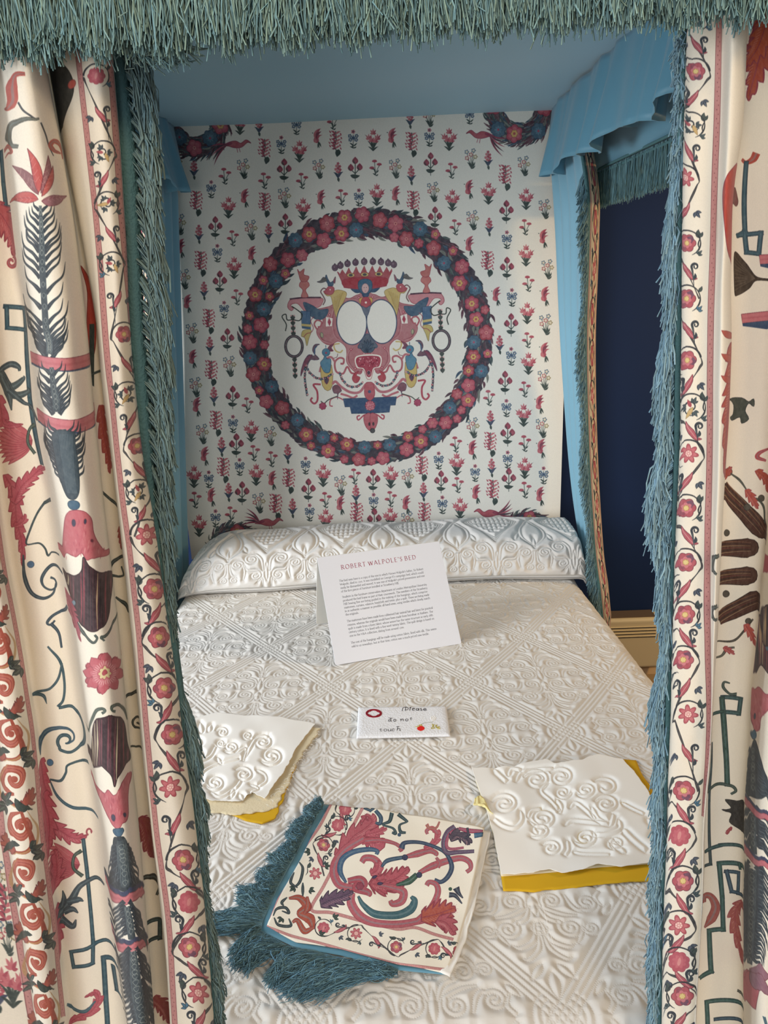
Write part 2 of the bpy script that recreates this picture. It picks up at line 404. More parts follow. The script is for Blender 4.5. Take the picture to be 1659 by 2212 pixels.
# socket plate
so = tag(empty('wall_socket'), 'brass wall socket plate beside the cream heater', 'socket')
M_brass = mat('brass', lin('a5742f'), .35, spec=.6)
x0, z1 = at_y(1426, 1340, WY - .01); x0 = float(x0); z1 = float(z1)
box('plate', (x0, WY - .012, z1 - .085), (x0 + .12, WY, z1), M_brass, so, .003)
box('switch', (x0 + .025, WY - .017, z1 - .055), (x0 + .045, WY - .01, z1 - .028), M_cream, so, .002)
for dx, dz in ((.07, .03), (.062, .05), (.078, .05)):
    box('pin_hole', (x0 + dx, WY - .0135, z1 - dz - .008), (x0 + dx + .005, WY - .012, z1 - dz), M_dark, so)

# ================================================================== BED
SILK = 'a9cddd'
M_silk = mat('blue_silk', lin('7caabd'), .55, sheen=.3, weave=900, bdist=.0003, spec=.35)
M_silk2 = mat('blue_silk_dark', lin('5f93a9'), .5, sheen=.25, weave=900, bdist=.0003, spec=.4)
M_braid = mat('woven_braid', lin('4f7478'), .8, weave=350, bdist=.002, bstr=.8)
M_frg = mat('blue_fringe_thread', attr='tint', rough=.75, spec=.35)
M_linen = mat('white_cotton_ticking', lin('e4ddd0'), .9, weave=700, bdist=.0004)
BX0, BX1 = -.68, .60
bed = tag(empty('four_poster_bed'), 'curtained four-poster bed with a blue silk tester over a white mattress', 'bed')
TZ = 2.05
# tester: ceiling cloth, slightly sagging, with a frame above
nx, ny = 30, 40
X, Y = np.meshgrid(np.linspace(-.72, .62, nx), np.linspace(.70, 2.56, ny))
Z = TZ - .006*np.sin((X + .1)*3)*np.sin(Y*2.2) + .004*np.sin(Y*9 + X*3)
mesh('tester_cloth', np.stack([X, Y, Z], -1), quads(ny, nx), M_silk, bed, smooth=True)
M_oak = mat('oak', lin('6d4a2b'), .5, noise=(6, .25))
for a, b in (((-.74, .66, 2.05), (-.70, 2.6, 2.12)), ((.62, .66, 2.05), (.66, 2.6, 2.12)), ((-.74, .66, 2.05), (.66, .70, 2.12)), ((-.74, 2.56, 2.05), (.66, 2.6, 2.12))):
    box('tester_rail', a, b, M_oak, bed)
box('tester_board', (-.70, .70, 2.075), (.62, 2.56, 2.09), M_oak, bed)
for x, y in ((-.72, .715), (.615, .715), (-.60, 2.53), (.47, 2.53)):
    if True:
        o = mesh('post', *(lambda n: ([(x + .022*cos(i*pi/6), y + .022*sin(i*pi/6), z) for z in (0.0, 2.06) for i in range(12)], [(i, (i+1) % 12, (i+1) % 12 + 12, i + 12) for i in range(12)]))(0), M_oak, bed)
box('mattress', (BX0 + .03, .80, .33), (BX1 - .03, 2.47, QZ - .03), M_linen, bed, .03)
box('bed_rail', (BX0 + .03, .78, .20), (BX1 - .03, 2.49, .33), M_oak, bed, .004)

# pleated inner valances, outer valances with fringe
def ruffle(name, x, y0, y1, z0, z1, n, amp, m, parent, side=1, flare=.03):
    ny, nz = n*14, 16
    t = np.linspace(0, 1, ny)[None]; s = np.linspace(0, 1, nz)[:, None]
    y = y0 + (y1 - y0)*t
    ph = np.cumsum(.6 + .8*vnoise(2, ny, ny/n/1.3)[0])[None]*2*pi*n/ny
    w = np.sin(ph) + .45*np.sin(ph*2.3 + 1)
    xx = x + side*(amp*(.25 + .75*s)*w - flare*s)
    yy = y + .2*amp*s*np.cos(ph*1.0 + .7)
    zz = z0 + (z1 - z0)*s + .010*s*np.sin(ph*.5 + 1) + .006*s*np.cos(ph)
    o = mesh(name, np.stack([xx, np.broadcast_to(yy, xx.shape), np.broadcast_to(zz, xx.shape)], -1), quads(nz, ny), m, parent)
    return solid(o, .0015)
for side, x, lab in ((1, .50, 'right'), (-1, -.590, 'left')):
    v = tag(empty('side_valance'), f'gathered blue silk valance hanging along the {lab} side under the tester', 'valance', 'blue silk side valances')
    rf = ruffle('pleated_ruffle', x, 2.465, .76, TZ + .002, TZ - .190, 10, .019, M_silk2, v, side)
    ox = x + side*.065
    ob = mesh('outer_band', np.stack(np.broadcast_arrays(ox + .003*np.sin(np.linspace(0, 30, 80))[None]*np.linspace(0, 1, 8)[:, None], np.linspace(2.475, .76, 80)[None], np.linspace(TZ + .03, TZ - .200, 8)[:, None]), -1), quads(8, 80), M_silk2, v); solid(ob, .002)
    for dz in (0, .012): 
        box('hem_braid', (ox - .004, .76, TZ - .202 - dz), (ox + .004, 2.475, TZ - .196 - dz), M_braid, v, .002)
    n = 2800
    yy = np.linspace(.78, 2.47, n); R = np.stack([ox + RNG.normal(0, .002, n), yy, np.full(n, TZ - .205)], -1)
    T = R + np.stack([RNG.normal(0, .003, n), RNG.normal(0, .004, n), -.085 + RNG.normal(0, .004, n)], -1)
    strands('fringe', R, T, .0010, 5, .0011, base='5f8288', m=M_frg, parent=v)

# ================================================================== QUILTING: stitched lines -> height tiles
def dmap(lines, w, h, px, reach):
    """distance in metres to the nearest stitched line, lines in pixel units of a w x h map"""
    D = np.full((h, w), reach, np.float32); rp = int(reach/px) + 2
    for L in lines:
        L = np.asarray(L)
        for a, b in zip(L[:-1], L[1:]):
            x0 = int(min(a.real, b.real)) - rp; x1 = int(max(a.real, b.real)) + rp + 1
            y0 = int(min(a.imag, b.imag)) - rp; y1 = int(max(a.imag, b.imag)) + rp + 1
            x0, y0, x1, y1 = max(x0, 0), max(y0, 0), min(x1, w), min(y1, h)
            if x1 <= x0 or y1 <= y0: continue
            z = (np.arange(x0, x1)[None] + 1j*np.arange(y0, y1)[:, None]) - a
            d = b - a; L2 = abs(d)**2
            t = np.clip((z*np.conj(d)).real/max(L2, 1e-9), 0, 1)
            r = D[y0:y1, x0:x1]; np.minimum(r, np.abs(z - t*d)*px, out=r)
    return D
def stitch_pits(lines, w, h, px, step=.0034, r=.0011):
    P = np.zeros((h, w), np.float32)
    for L in lines:
        L = np.asarray(L); s = np.concatenate([[0], np.cumsum(abs(np.diff(L)))])*px
        if s[-1] <= 0: continue
        q = np.arange(0, s[-1], step); zx = np.interp(q, s, L.real); zy = np.interp(q, s, L.imag)
        for x, y in zip(zx, zy):
            ix, iy = int(x), int(y)
            if 1 < ix < w - 2 and 1 < iy < h - 2: P[iy-1:iy+2, ix-1:ix+2] = np.maximum(P[iy-1:iy+2, ix-1:ix+2], [[.35, .6, .35], [.6, 1, .6], [.35, .6, .35]])
    return P
def cord(pts, w, n=7):            # outline of a padded cord, units metres
    p = cr(pts, n); q = band(p, w); return np.append(q, q[0])
def curl(c, r, a0, turns, w, lead=None):
    sp = spiral(c, r, a0, turns, .30, 22)
    if lead is not None: sp = np.concatenate([cr(list(lead) + [sp[0]], 5)[:-1], sp])
    n = len(sp); return [np.append(band(sp, np.interp(np.linspace(0, 1, n), [0, .15, .85, 1], [w*.5, w, w*.9, w*.9])), band(sp, w*.5)[0])]
QD, QL = .337, .4296
def diamond_lines():
    """one diamond motif in metres around its centre"""
    Lq = []
    # upper right quadrant of the motif, then mirrored
    q = []
    q += curl(C(.046, .072), .017, -2.4, -1.25, .0085, [C(.006, .028), C(.014, .050), C(.024, .058)])
    q += curl(C(.030, .020), .015, 2.6, 1.2, .008, [C(.062, .050), C(.040, .046), C(.018, .034)])
    q += curl(C(.082, .026), .016, 2.2, -1.2, .008, [C(.052, .008), C(.058, .030), C(.066, .040)])
    q += curl(C(.076, .074), .012, 3.3, -1.1, .007, [C(.050, .100), C(.058, .088)])
    q += [cord([C(.005, .062), C(.012, .092), C(.034, .106), C(.046, .101)], [.004, .009, .008, .002])]
    q += [cord([C(.004, .080), C(.008, .108), C(.026, .126), C(.036, .124)], [.003, .008, .007, .002])]
    q += [leafo(C(.010, .134), C(.030, .160), .011)]
    q += [leafo(C(.100, .050), C(.118, .030), .010)]
    q += [cord([C(.108, .004), C(.098, .018), C(.104, .034)], [.007, .008, .003])]
    for r in (.018, .029, .040): q += [C(.1685, 0) + r*np.exp(1j*np.linspace(pi*.995, pi*.69, 9))]
    for p in q:
        Lq += [p, -np.conj(p)]
    # lower half: same but scaled a little, so that top and bottom differ slightly
    low = [np.conj(p)*1.0 for p in Lq]
    Lq = Lq + [p*1.0 for p in low]
    Lq += [leafo(C(0, .148), C(0, .190), .015), leafo(C(0, -.148), C(0, -.190), .015)]
    Lq += [leafo(C(0, -.004), C(0, .050), .012), leafo(C(0, -.008), C(0, -.048), .016)]
    Lq += [np.append(petals(C(0, -.072), .014, 6, .25), C(.014, -.072)), np.append(ell(C(0, -.072), .005, n=10), C(.005, -.072))]
    Lq += [np.append(petals(C(0, .078), .010, 6, .25), C(.010, .078))]
    # diagonals (four stitched rows)
    u = C(QD/2, QL/2); u /= abs(u); nrm = u*1j
    for s in (1, -1):
        a, b = C(QD/2, 0), C(0, s*QL/2)
        inw = (b - a)/abs(b - a)*1j*(1 if s > 0 else -1)
        for off in (.0046, .0138): 
            seg = np.array([a, b]) + inw*off
            for f in (lambda z: z, lambda z: -np.conj(z)): Lq += [f(seg)]
    return Lq
def leafo(a, b, w):
    q = leaf(a, b, w); return np.append(q, q[0])
TPX = .00075
tw_, th_ = int(round(QD/TPX)), int(round(QL/TPX))
base_l = diamond_lines(); tl = []
for ox, oy in ((.5, .5), (0, 0), (1, 0), (0, 1), (1, 1)):
    for p in base_l: tl.append(p/TPX + C(ox*tw_, oy*th_))
def puff(D, r=.0048): return (1 - np.exp(-(D/r)**1.6)).astype(np.float32)
DT = dmap(tl, tw_, th_, TPX, .014); PT = stitch_pits(tl, tw_, th_, TPX)
HT = puff(DT)*.75 + .25*(DT/.014)
def blur(a, n=1):
    for _ in range(n):
        a = (np.roll(a, 1, 0) + a*2 + np.roll(a, -1, 0))/4; a = (np.roll(a, 1, 1) + a*2 + np.roll(a, -1, 1))/4
    return a
HTs = blur(HT, 2)
pucker = vnoise(th_, tw_, 9)
IM_tile = to_image('quilt_tile_relief', np.clip(blur(HT, 1)*.80 - .30*PT*(HT < .6) + .10*pucker + .05, 0, 1)[::-1], True)
def sample(H, x, y):             # bilinear periodic
    h, w = H.shape; x = x % w; y = y % h; ix = np.floor(x).astype(int); iy = np.floor(y).astype(int); fx, fy = x - ix, y - iy
    ix %= w; iy %= h; jx, jy = (ix + 1) % w, (iy + 1) % h
    return (H[iy, ix]*(1 - fx) + H[iy, jx]*fx)*(1 - fy) + (H[jy, ix]*(1 - fx) + H[jy, jx]*fx)*fy
def quilt_uv(X, Y):
    b = Y/.337 - 2.2663                        # along the bed, in lattice widths
    m = X/.337 - .088 + .0321*b
    k = b/.6374
    return m, k/2                               # cell = one width, two rows; corner of the cell is a crossing
M_quilt = mat('white_quilted_cotton', lin('d6d2cb'), .85, sheen=.15, bump=(IM_tile, .0017, 'tile'), weave=1200, bdist=.0003)
def hump(X, Y):
    """slow unevenness of the bed top"""
    return .010*np.exp(-((X - .48)/.16)**2 - ((Y - 1.95)/.22)**2) + .004*np.sin(X*5 + 1)*np.sin(Y*4)
def quilt_mesh():
    w0, w1 = BX0 + .02, BX1
    s = np.concatenate([np.arange(-.28, 0, .006), np.arange(0, w1 - w0, .0026), np.arange(w1 - w0, w1 - w0 + .28, .006)])
    t = np.concatenate([np.arange(-.25, 0, .006), np.arange(0, 1.74, .0026)])
    S, T = np.meshgrid(s, t)
    W, R = w1 - w0, .045
    def bend(d):                  # d: distance beyond the edge along the cloth -> (outwards, down)
        a = np.clip(d/R, 0, pi/2); out = R*np.sin(a); dn = R*(1 - np.cos(a)) + np.maximum(d - R*pi/2, 0)
        return out, dn
    dl, dr = np.maximum(R*.7 - S, 0), np.maximum(S - W + R*.7, 0); df = np.maximum(R*.7 - T, 0)
    ol, nl = bend(dl); orr, nr_ = bend(dr); of, nf = bend(df)
    X = w0 + np.clip(S, R*.7, W - R*.7) - ol + orr
    Y0 = .745; Y = Y0 + np.maximum(T, R*.7) - of
    dn = np.maximum(np.maximum(nl, nr_), nf)
    m, k = quilt_uv(w0 + S, Y0 + T)
    # puffs fade out where nothing is pressed
    h = sample(HTs, m*tw_, k*th_)*.0032 - .0020
    flat = np.exp(-dn/.02)
    Z = QZ + h*np.clip(flat + .4, 0, 1) + hump(X, Y)*flat - dn
    X = X + np.where(dr > R*1.6, h, 0) - np.where(dl > R*1.6, h, 0)
    # the right edge of the top spreads towards the foot as in the photograph
    X = X - (dr > 0)*0 - np.where(X > .3, (X - .3)/.3*np.clip((Y - 1.5)/.7, 0, 1)*.04, 0)
    return np.stack([X, Y, Z], -1), np.stack([m, k], -1), quads(len(t), len(s))
V, uvq, Fq = quilt_mesh()
q = mesh('quilt', V, Fq, M_quilt, None, uv=uvq.reshape(-1, 2), uv2=uvq.reshape(-1, 2))
tag(q, 'white quilted bedcover with corded diamond lattice and scrolls covering the mattress', 'quilt')

# ================================================================== BOLSTER
def bolster():
    nx, nt = 520, 260
    xL, xR = -.678, .590
    BPX = .0009; bw, bh = int((xR - xL)/BPX), int(.66/BPX)
    L = []
    for i in range(-1, 7):                       # repeating unit: lattice diamond between double ogee bands, scrolls below
        cx = .02 + i*.235
        def add(*ps):
            for p in ps: L.extend([p + cx, -np.conj(p) + cx])
        for off in (0, .008, .016):
            add(np.array([C(0, .30 - off*1.2), C(.085 - off, .375), C(0, .45 + off*1.2)]))
        for g in np.linspace(-.06, .06, 9):
            L.extend([np.array([C(cx + g - .03*0, .375 - (.062 - abs(g))*.8), C(cx + g, .375 + (.062 - abs(g))*.8)])])
        for g in np.linspace(-.05, .05, 8):
            L.extend([np.array([C(cx - (.066 - abs(g)*1.1), .375 + g), C(cx + (.066 - abs(g)*1.1), .375 + g)])])
        for w in (0, .010):
            add(cr([C(.1175 - w*.4, .26), C(.088 - w, .30), C(.092 - w, .345), C(.1175, .375 + w), C(.145 + w, .41)], 7))
        add(*curl(C(.045, .255), .020, 1.9, -1.3, .010, [C(.010, .205), C(.014, .25), C(.03, .275)]))
        add(*curl(C(.034, .190), .018, 1.2, 1.2, .009, [C(.068, .235), C(.058, .21)]))
        add(*curl(C(.088, .232), .018, 2.6, -1.2, .009, [C(.072, .175), C(.066, .21)]))
        add(*curl(C(.100, .175), .013, 2.2, -1.1, .008, [C(.112, .235), C(.108, .20)]))
        add(leafo(C(.0, .17), C(0, .235), .009), leafo(C(.1175, .25), C(.1175, .30), .010), leafo(C(.06, .285), C(.075, .32), .012))
        add(cord([C(.012, .14), C(.016, .18), C(.03, .16)], [.003, .007, .003]))
    for v in (.125, .133): L.append(np.array([C(-1, v), C(2, v)]))
    Lp = [(np.asarray(p) + C(.03, -.12))/BPX for p in L]
    D = dmap(Lp, bw, bh, BPX, .012); P = stitch_pits(Lp, bw, bh, BPX)
    H = puff(D, .005)*.8 + .2*D/.012
    im = to_image('bolster_relief', np.clip(blur(H, 1)*.8 - .3*P*(H < .6) + .12*vnoise(bh, bw, 10) + .05, 0, 1)[::-1], True)
    s = np.linspace(0, 1, nx)[None]; t = np.linspace(0, 1, nt, endpoint=False)[:, None]
    # ends taper: the left end sags and flattens
    e = np.minimum(s*1.268/.20, 1); e2 = np.minimum((1 - s)*1.268/.03, 1)
    k = (1 - (1 - e)**2.2)**.55*(1 - (1 - e2)**2)**.5
    ang = pi*1.25 - t*2*pi
    a, b = .135, .072*np.clip(k, .03, 1)          # half depth, half height
    cs, sn = np.cos(ang), np.sin(ang)
    py = np.sign(cs)*np.abs(cs)**.75*a*(.86 + .14*k); pz = np.sign(sn)*np.abs(sn)**.9*b
    x = xL + (xR - xL)*s + 0*t
    mid = 2.340 - .012*np.cos(s*5)
    # front lower edge is a sharper seam
    z = QZ + .002 + b + pz*(1 + .06*np.sin(s*17 + 1)*sn) - .012*(1 - k)
    y = mid + py - .045*np.clip(-sn, 0, 1)*(cs < 0)
    # arc coordinate v over the section
    vv = t*.66 + 0*s
    h = sample(blur(H, 2), (s*(xR - xL)/BPX) + 0*t, vv/BPX)*.0062
    nyv, nzv = cs/a, sn/np.maximum(b, .01); nl = np.sqrt(nyv**2 + nzv**2)
    y = y + nyv/nl*h; z = z + nzv/nl*h
    rot = .004*(x)                                 # very slightly skewed
    V = np.stack([x, y + rot, z], -1)
    o = mesh('bolster', V, quads2wrap(nt, nx), mat('white_quilted_bolster_cotton', lin('dad7d2'), .85, sheen=.15, bump=(im, .0034, 'tile'), weave=1200, bdist=.0003), None,
             uv=None, uv2=np.stack(np.broadcast_arrays(s, vv/.66), -1).reshape(-1, 2))
    return o
def quads2wrap(nr, nc):
    r, c = np.meshgrid(np.arange(nr), np.arange(nc - 1), indexing='ij'); r2 = (r + 1) % nr
    return np.stack([r*nc + c, r*nc + c + 1, r2*nc + c + 1, r2*nc + c], -1).reshape(-1, 4)
bo = tag(bolster(), 'long white quilted bolster pillow lying across the head of the bed', 'bolster')

# ================================================================== HEADCLOTH (printed hanging behind the bolster)
HY = 2.49
HX0, HX1, HZ0, HZ1 = -.70, .566, .70, 2.06
HPP = 1150.0
LIN = 'dfdcd2'
def f_head(z):
    x, w = at_y(z.real, z.imag, HY); return (x - HX0)*HPP + 1j*(HZ1 - w)*HPP
hc = Canvas(int((HX1 - HX0)*HPP), int((HZ1 - HZ0)*HPP), 'e2ded3', f_head)
def cr1(x, y): return C(340 + x*.5304, 230 + y*.5304)      # coordinates read off an enlarged crop
DG = '33413f'
def sprig(cv, c, ty, h):
    """small printed flower sprigs, h = half height"""
    P = lambda x, y: c + C(x, y)*h
    L = lambda a, b, w, col, bd=0: cv.fill(leaf(P(*a), P(*b), w*h, bd), col)
    def st(pts, w=.07, col=DG): cv.line(cr([P(*p) for p in pts], 5), w*h, col)
    R1, R2, DR = 'ad4355', 'c4626c', '7a2f45'
    if ty == 1:
        st([(0, 1), (0, 0)]); 
        for a, b, bd in (((0, .8), (-.75, -.45), .12), ((0, .8), (.75, -.45), -.12), ((0, .9), (-.5, .1), .1), ((0, .9), (.5, .1), -.1), ((0, 1), (-.45, .6), .1), ((0, 1), (.45, .6), -.1)): L(a, b, .13, DG, bd)
        for x, y in ((0, -.55), (-.38, -.1), (.38, -.1), (-.15, .1), (.2, .15)):
            for dx, dy in ((0, -.42), (-.24, -.3), (.24, -.3), (-.28, 0), (.28, 0)): L((x, y + .1), (x + dx, y + dy), .15, R1 if (dx > 0) else R2)
    elif ty == 2:
        L((.0, .45), (-.3, -.1), .5, R1, .1); L((-.1, .1), (.35, -1), .42, R1, -.2); L((0, .1), (.42, -.7), .3, DR, -.25); L((-.15, .1), (.1, -.95), .2, R2, -.2); L((-.1, .4), (-.35, 0), .3, R2)
        L((.05, .2), (.5, -.35), .2, R1, -.3)
        st([(.1, .3), (.2, .9)]); L((.15, .3), (.05, .95), .16, DG); L((.15, .3), (.4, .85), .14, DG); cv.fill(ell(P(-.45, -.55), .05*h), DG)
    elif ty == 3:
        st([(.15, .8), (-.05, .2), (.05, -.3), (0, -.95)])
        cv.fill(leaf(P(.25, .45), P(.1, 1.05), .42*h), DG)
        for k, (x, y) in enumerate([(0, -.7), (.05, -.4), (.02, -.1), (-.05, .15), (0, .4)]):
            L((x, y), (x - .38, y - .28), .15, R1, .1); L((x, y), (x + .4, y - .22), .15, R2, -.1); L((x, y), (x - .3, y + .02), .12, DR); L((x - .35, y - .1), (x - .5, y - .3), .1, R1)
            L((x + .35, y - .1), (x + .45, y + .1), .1, R1)
    elif ty == 4:
        st([(0, 1), (0, -.4)], .06)
        for x, y in ((0, -.7), (-.35, -.25), (.35, -.25), (-.3, .15), (.3, .15), (0, -.05)):
            cv.fill(petals(P(x, y), .22*h, 5, .35), 'b05866' if y < -.6 else '475f7c'); cv.fill(ell(P(x, y), .07*h), 'd9c9b0' if x else '2c3a56')
        for a, b in (((0, .8), (-.4, .45)), ((0, .8), (.4, .45)), ((0, 1), (-.35, .85)), ((0, 1), (.35, .85)), ((0, .6), (0, 1.1))): L(a, b, .14, DG, .08)
    elif ty == 5:
        st([(0, .8), (0, -.5)]); st([(0, .5), (-.35, .15)]); st([(0, .5), (.35, .1)])
        for x, y in ((0, -.6), (-.38, 0), (.38, -.05)):
            cv.fill(leaf(P(x, y + .28), P(x, y - .36), .52*h), '8e3448'); cv.fill(ell(P(x + .06, y), .13*h), 'a8455a', .8); L((x - .05, y + .25), (x - .2, y - .1), .1, DG)
        cv.fill(leaf(P(-.42, .62), P(.42, .66), .36*h, .12), DG); st([(0, .7), (0, 1.15)], .05)
    elif ty == 6:
        for x, y in ((-.12, -.62), (.42, -.25), (-.42, .15)):
            a = np.linspace(pi*1.02, pi*1.98, 9); cv.fill(P(x, y) + .27*h*np.concatenate([np.exp(1j*a)*(1 + .1*np.cos(a*14)), [0.35j]]), R1)
            st([(x, y + .05), (x*.4, .3), (0, .85)], .06)
        for a, b in (((0, .6), (-.35, .1)), ((0, .6), (.35, .25)), ((0, .95), (-.35, .7)), ((0, .95), (.3, .75))): L(a, b, .14, DG, .15)
    elif ty == 7:
        for x, y, cc in ((-.38, -.55, '49627c'), (.25, -.68, '49627c'), (-.35, .02, 'b0505a'), (.42, -.1, '8a7a4c'), (0, -.3, 'b0505a')):
            st([(x, y), (x*.4, .35), (.02, .95)], .045)
            cv.fill(petals(P(x, y), .22*h, 5, .4), cc); cv.fill(petals(P(x, y), .13*h, 5, .3), 'd8cdb5')
        for a, b in (((0, .9), (-.35, .4)), ((0, .9), (.4, .35)), ((0, .95), (-.2, .35)), ((0, .95), (.2, .3)), ((0, 1), (.42, .7))): L(a, b, .15, DG, .12)
    else:
        st([(0, 1), (0, -.8)], .06)
        for x, y in ((0, -.85), (-.16, -.6), (.18, -.55), (-.25, -.25), (.22, -.2), (0, -.35), (-.1, 0), (.15, .08)): cv.fill(petals(P(x, y), .17*h, 5, .4), R2 if x < 0 else R1)
        L((0, .7), (-.5, .05), .24, '2e4054', .15); L((0, .7), (.55, .0), .26, '3c4660', -.15); L((0, .6), (.1, 1.1), .25, DG)
SPR = {1: '577,180 878,135 1187,133 290,410 592,415 893,358 1200,380 1347,352 1500,375 313,655 1500,605 1505,840 1510,1045 1490,1255 382,1320 402,1498 150,1505 675,1500 170,1705 685,1680 950,1508 948,1675 1218,1455 1232,1635 1495,1470 335,68',
 2: '650,130 955,130 355,375 665,380 970,365 1268,340 95,580 385,608 122,805 143,1030 160,1225 193,1425 220,1592 467,1525 745,1625 1013,1625 1282,1400 1297,1580 1555,1215 1562,1395 1558,1590 1575,1003 1577,775 1380,775 1270,570 1570,540',
 3: '435,180 725,150 1035,155 160,395 437,400 1042,395 1415,290 178,640 1345,640 210,875 220,1085 240,1290 270,1480 535,1525 482,1630 812,1665 1077,1475 1088,1665 1355,1375 1365,1570',
 4: '503,152 797,130 1107,124 220,335 820,368 245,595 272,825 308,1290 335,1465 603,1460 210,1515 237,1675 620,1650 880,1608 1145,1440 1160,1620 1293,1490 1420,1225 1425,1435 1440,1015 1443,775 1422,540 1572,1500 565,75 1270,35',
 5: '515,255 805,250 1112,230 237,490 520,478 1130,450 1420,425 255,712 1423,655 285,945 1440,885 307,1180 1415,1120 322,1375 345,1570 615,1558 878,1520 883,1680 1155,1525 1425,1330 1430,1515',
 6: '275,282 435,300 588,300 888,248 1197,260 750,368 308,535 1213,490 1497,490 325,775 1510,720 1508,950 367,1215 1495,1150 1350,1185 393,1410 465,1435 155,1600 300,1660 685,1600 950,1598 803,1505 1215,1375 1223,1540 1495,1370 1497,1560 715,60',
 7: '348,250 655,250 967,250 1275,210 1490,240 515,368 1122,345 1575,415 90,478 380,500 1282,460 108,700 1587,660 140,920 1580,885 293,1055 1573,1110 155,1140 183,1330 458,1340 1283,1305 1565,1305 412,1612 745,1540 1018,1512 1018,1690 75,230 1105,38',
 8: '150,258 735,265 1033,280 1345,218 170,520 452,515 1350,490 190,750 213,975 1393,970 230,1180 262,1385 290,1570 550,1635 530,1415 808,1580 1083,1570 1355,1275 1360,1470 412,80 1028,52'}
SZ = {1: 48, 2: 42, 3: 52, 4: 38, 5: 46, 6: 36, 7: 44, 8: 38}
for ty, s in SPR.items():
    for q in s.split():
        x, y = map(float, q.split(',')); sprig(hc, cr1(x, y), ty, SZ[ty]*.5304*(.97 + .06*random.random()))
# wreaths are drawn in the cloth's own metres
class Sub:
    """same canvas, points given in cloth metres (x, z up)"""
    def __init__(s, cv, fm): s.cv = cv; s.fm = fm
    def __enter__(s): s.old = s.cv.f; s.cv.f = s.fm
    def __exit__(s, *a): s.cv.f = s.old
def f_m(z): return (z.real - HX0)*HPP + 1j*(HZ1 - z.imag)*HPP
def wreath(cv, c, ri, ro, fl, a0=0, a1=2*pi, seed=3, blue=()):
    r = random.Random(seed); m = (ri + ro)/2; hw = (ro - ri)/2
    t = np.linspace(a0, a1, 260)
    jag = lambda: 1 + np.array([r.uniform(-.012, .012) for _ in t])
    cv.fill(np.concatenate([c + ro*.985*jag()*np.exp(1j*t), (c + ri*1.02*jag()*np.exp(1j*t))[::-1]]), '3b3440')
    n = int((a1 - a0)*130)
    for k in range(n):
        a = a0 + (a1 - a0)*r.random(); rr = r.uniform(ri*1.01, ro*.985); edge = (rr - m)/hw
        p = c + rr*np.exp(1j*a); d = np.exp(1j*(a - pi/2 + (.5*edge if r.random() < .7 else -.4)))*r.uniform(.02, .034)
        col = r.choice(['2d3b44', '4a3540', '39494c', '5b3442', '2f4560', '6b6f68', '472a38'])
        cv.fill(leaf(p, p + d, hw*.16, r.uniform(-.15, .15)), col); 
        if r.random() < .45: cv.line([p, p + d*.9], .0008, '9aa29a', .6)
    pts = []
    def flower(p, R, blue_):
        if blue_:
            cv.ink(petals(p, R, 8, .15, r.random()), '3b5a72', '23344f', .0012); cv.fill(petals(p, R*.5, 8, .5), '547d94', .7); cv.fill(ell(p, R*.15), 'a03a58'); return
        k = r.random(); nn = r.choice([5, 6])
        rt = r.random()*3; cv.ink(petals(p, R, nn, .2, rt), r.choice(['a93c50', 'b3475a', 'a23b46']), '6a1f35', .0013)
        cv.fill(petals(p, R*.75, nn, .3, rt), 'c4626e', .65)
        for j in range(nn): cv.line([p, p + R*.8*np.exp(1j*(rt + (j + .5)*2*pi/nn))], .0008, '7d2a3c', .7)
        if k < .4: cv.ink(petals(p, R*.42, 6, .2), 'd0a458', '8f4a3a', .001); cv.fill(ell(p, R*.15), 'b04a4a')
        else: cv.fill(ell(p, R*.2), 'd98a80'); cv.fill(ell(p, R*.1), 'a03850')
    for a in blue:
        rr = m + hw*r.choice([-.42, .42]); 
        if a0 <= a <= a1: pts.append((c + rr*np.exp(1j*a), .0225, True))
    tries = 0
    while tries < 3500*(a1 - a0)/6.28:
        tries += 1; R = r.choice([.020, .0225, .019, .015] if tries > 1500 else [.0235, .025]); a = a0 + (a1 - a0)*r.random(); rr = r.uniform(ri + R*.9, ro - R*.9)
        p = c + rr*np.exp(1j*a)
        if all(abs(p - q) > (R + R2)*.97 for q, R2, _ in pts): pts.append((p, R, False))
    for p, R, b in pts: flower(p, R, b)
wc = C(-.062, 1.408)
BL = [math.radians(90 - d) for d in (-3, -33, 28, -54, 47, -70, 66, -95, 92, -112, 106, -135, 130, -152, 146, -176, 170)]
BL = [a % (2*pi) for a in BL]
with Sub(hc, f_m):
    wreath(hc, wc, .312, .402, 70, blue=BL)
    for k, (cx, cz_) in enumerate([tuple(map(float, at_y(cr1(a, b).real, cr1(a, b).imag, HY))) for a, b in ((150, 55), (1475, 0), (325, 1815), (1505, 1765))]):
        wreath(hc, C(cx, cz_), .050, .102, 20, 0, 2*pi, seed=9 + k, blue=(.8, 2.4, 3.9, 5.4))
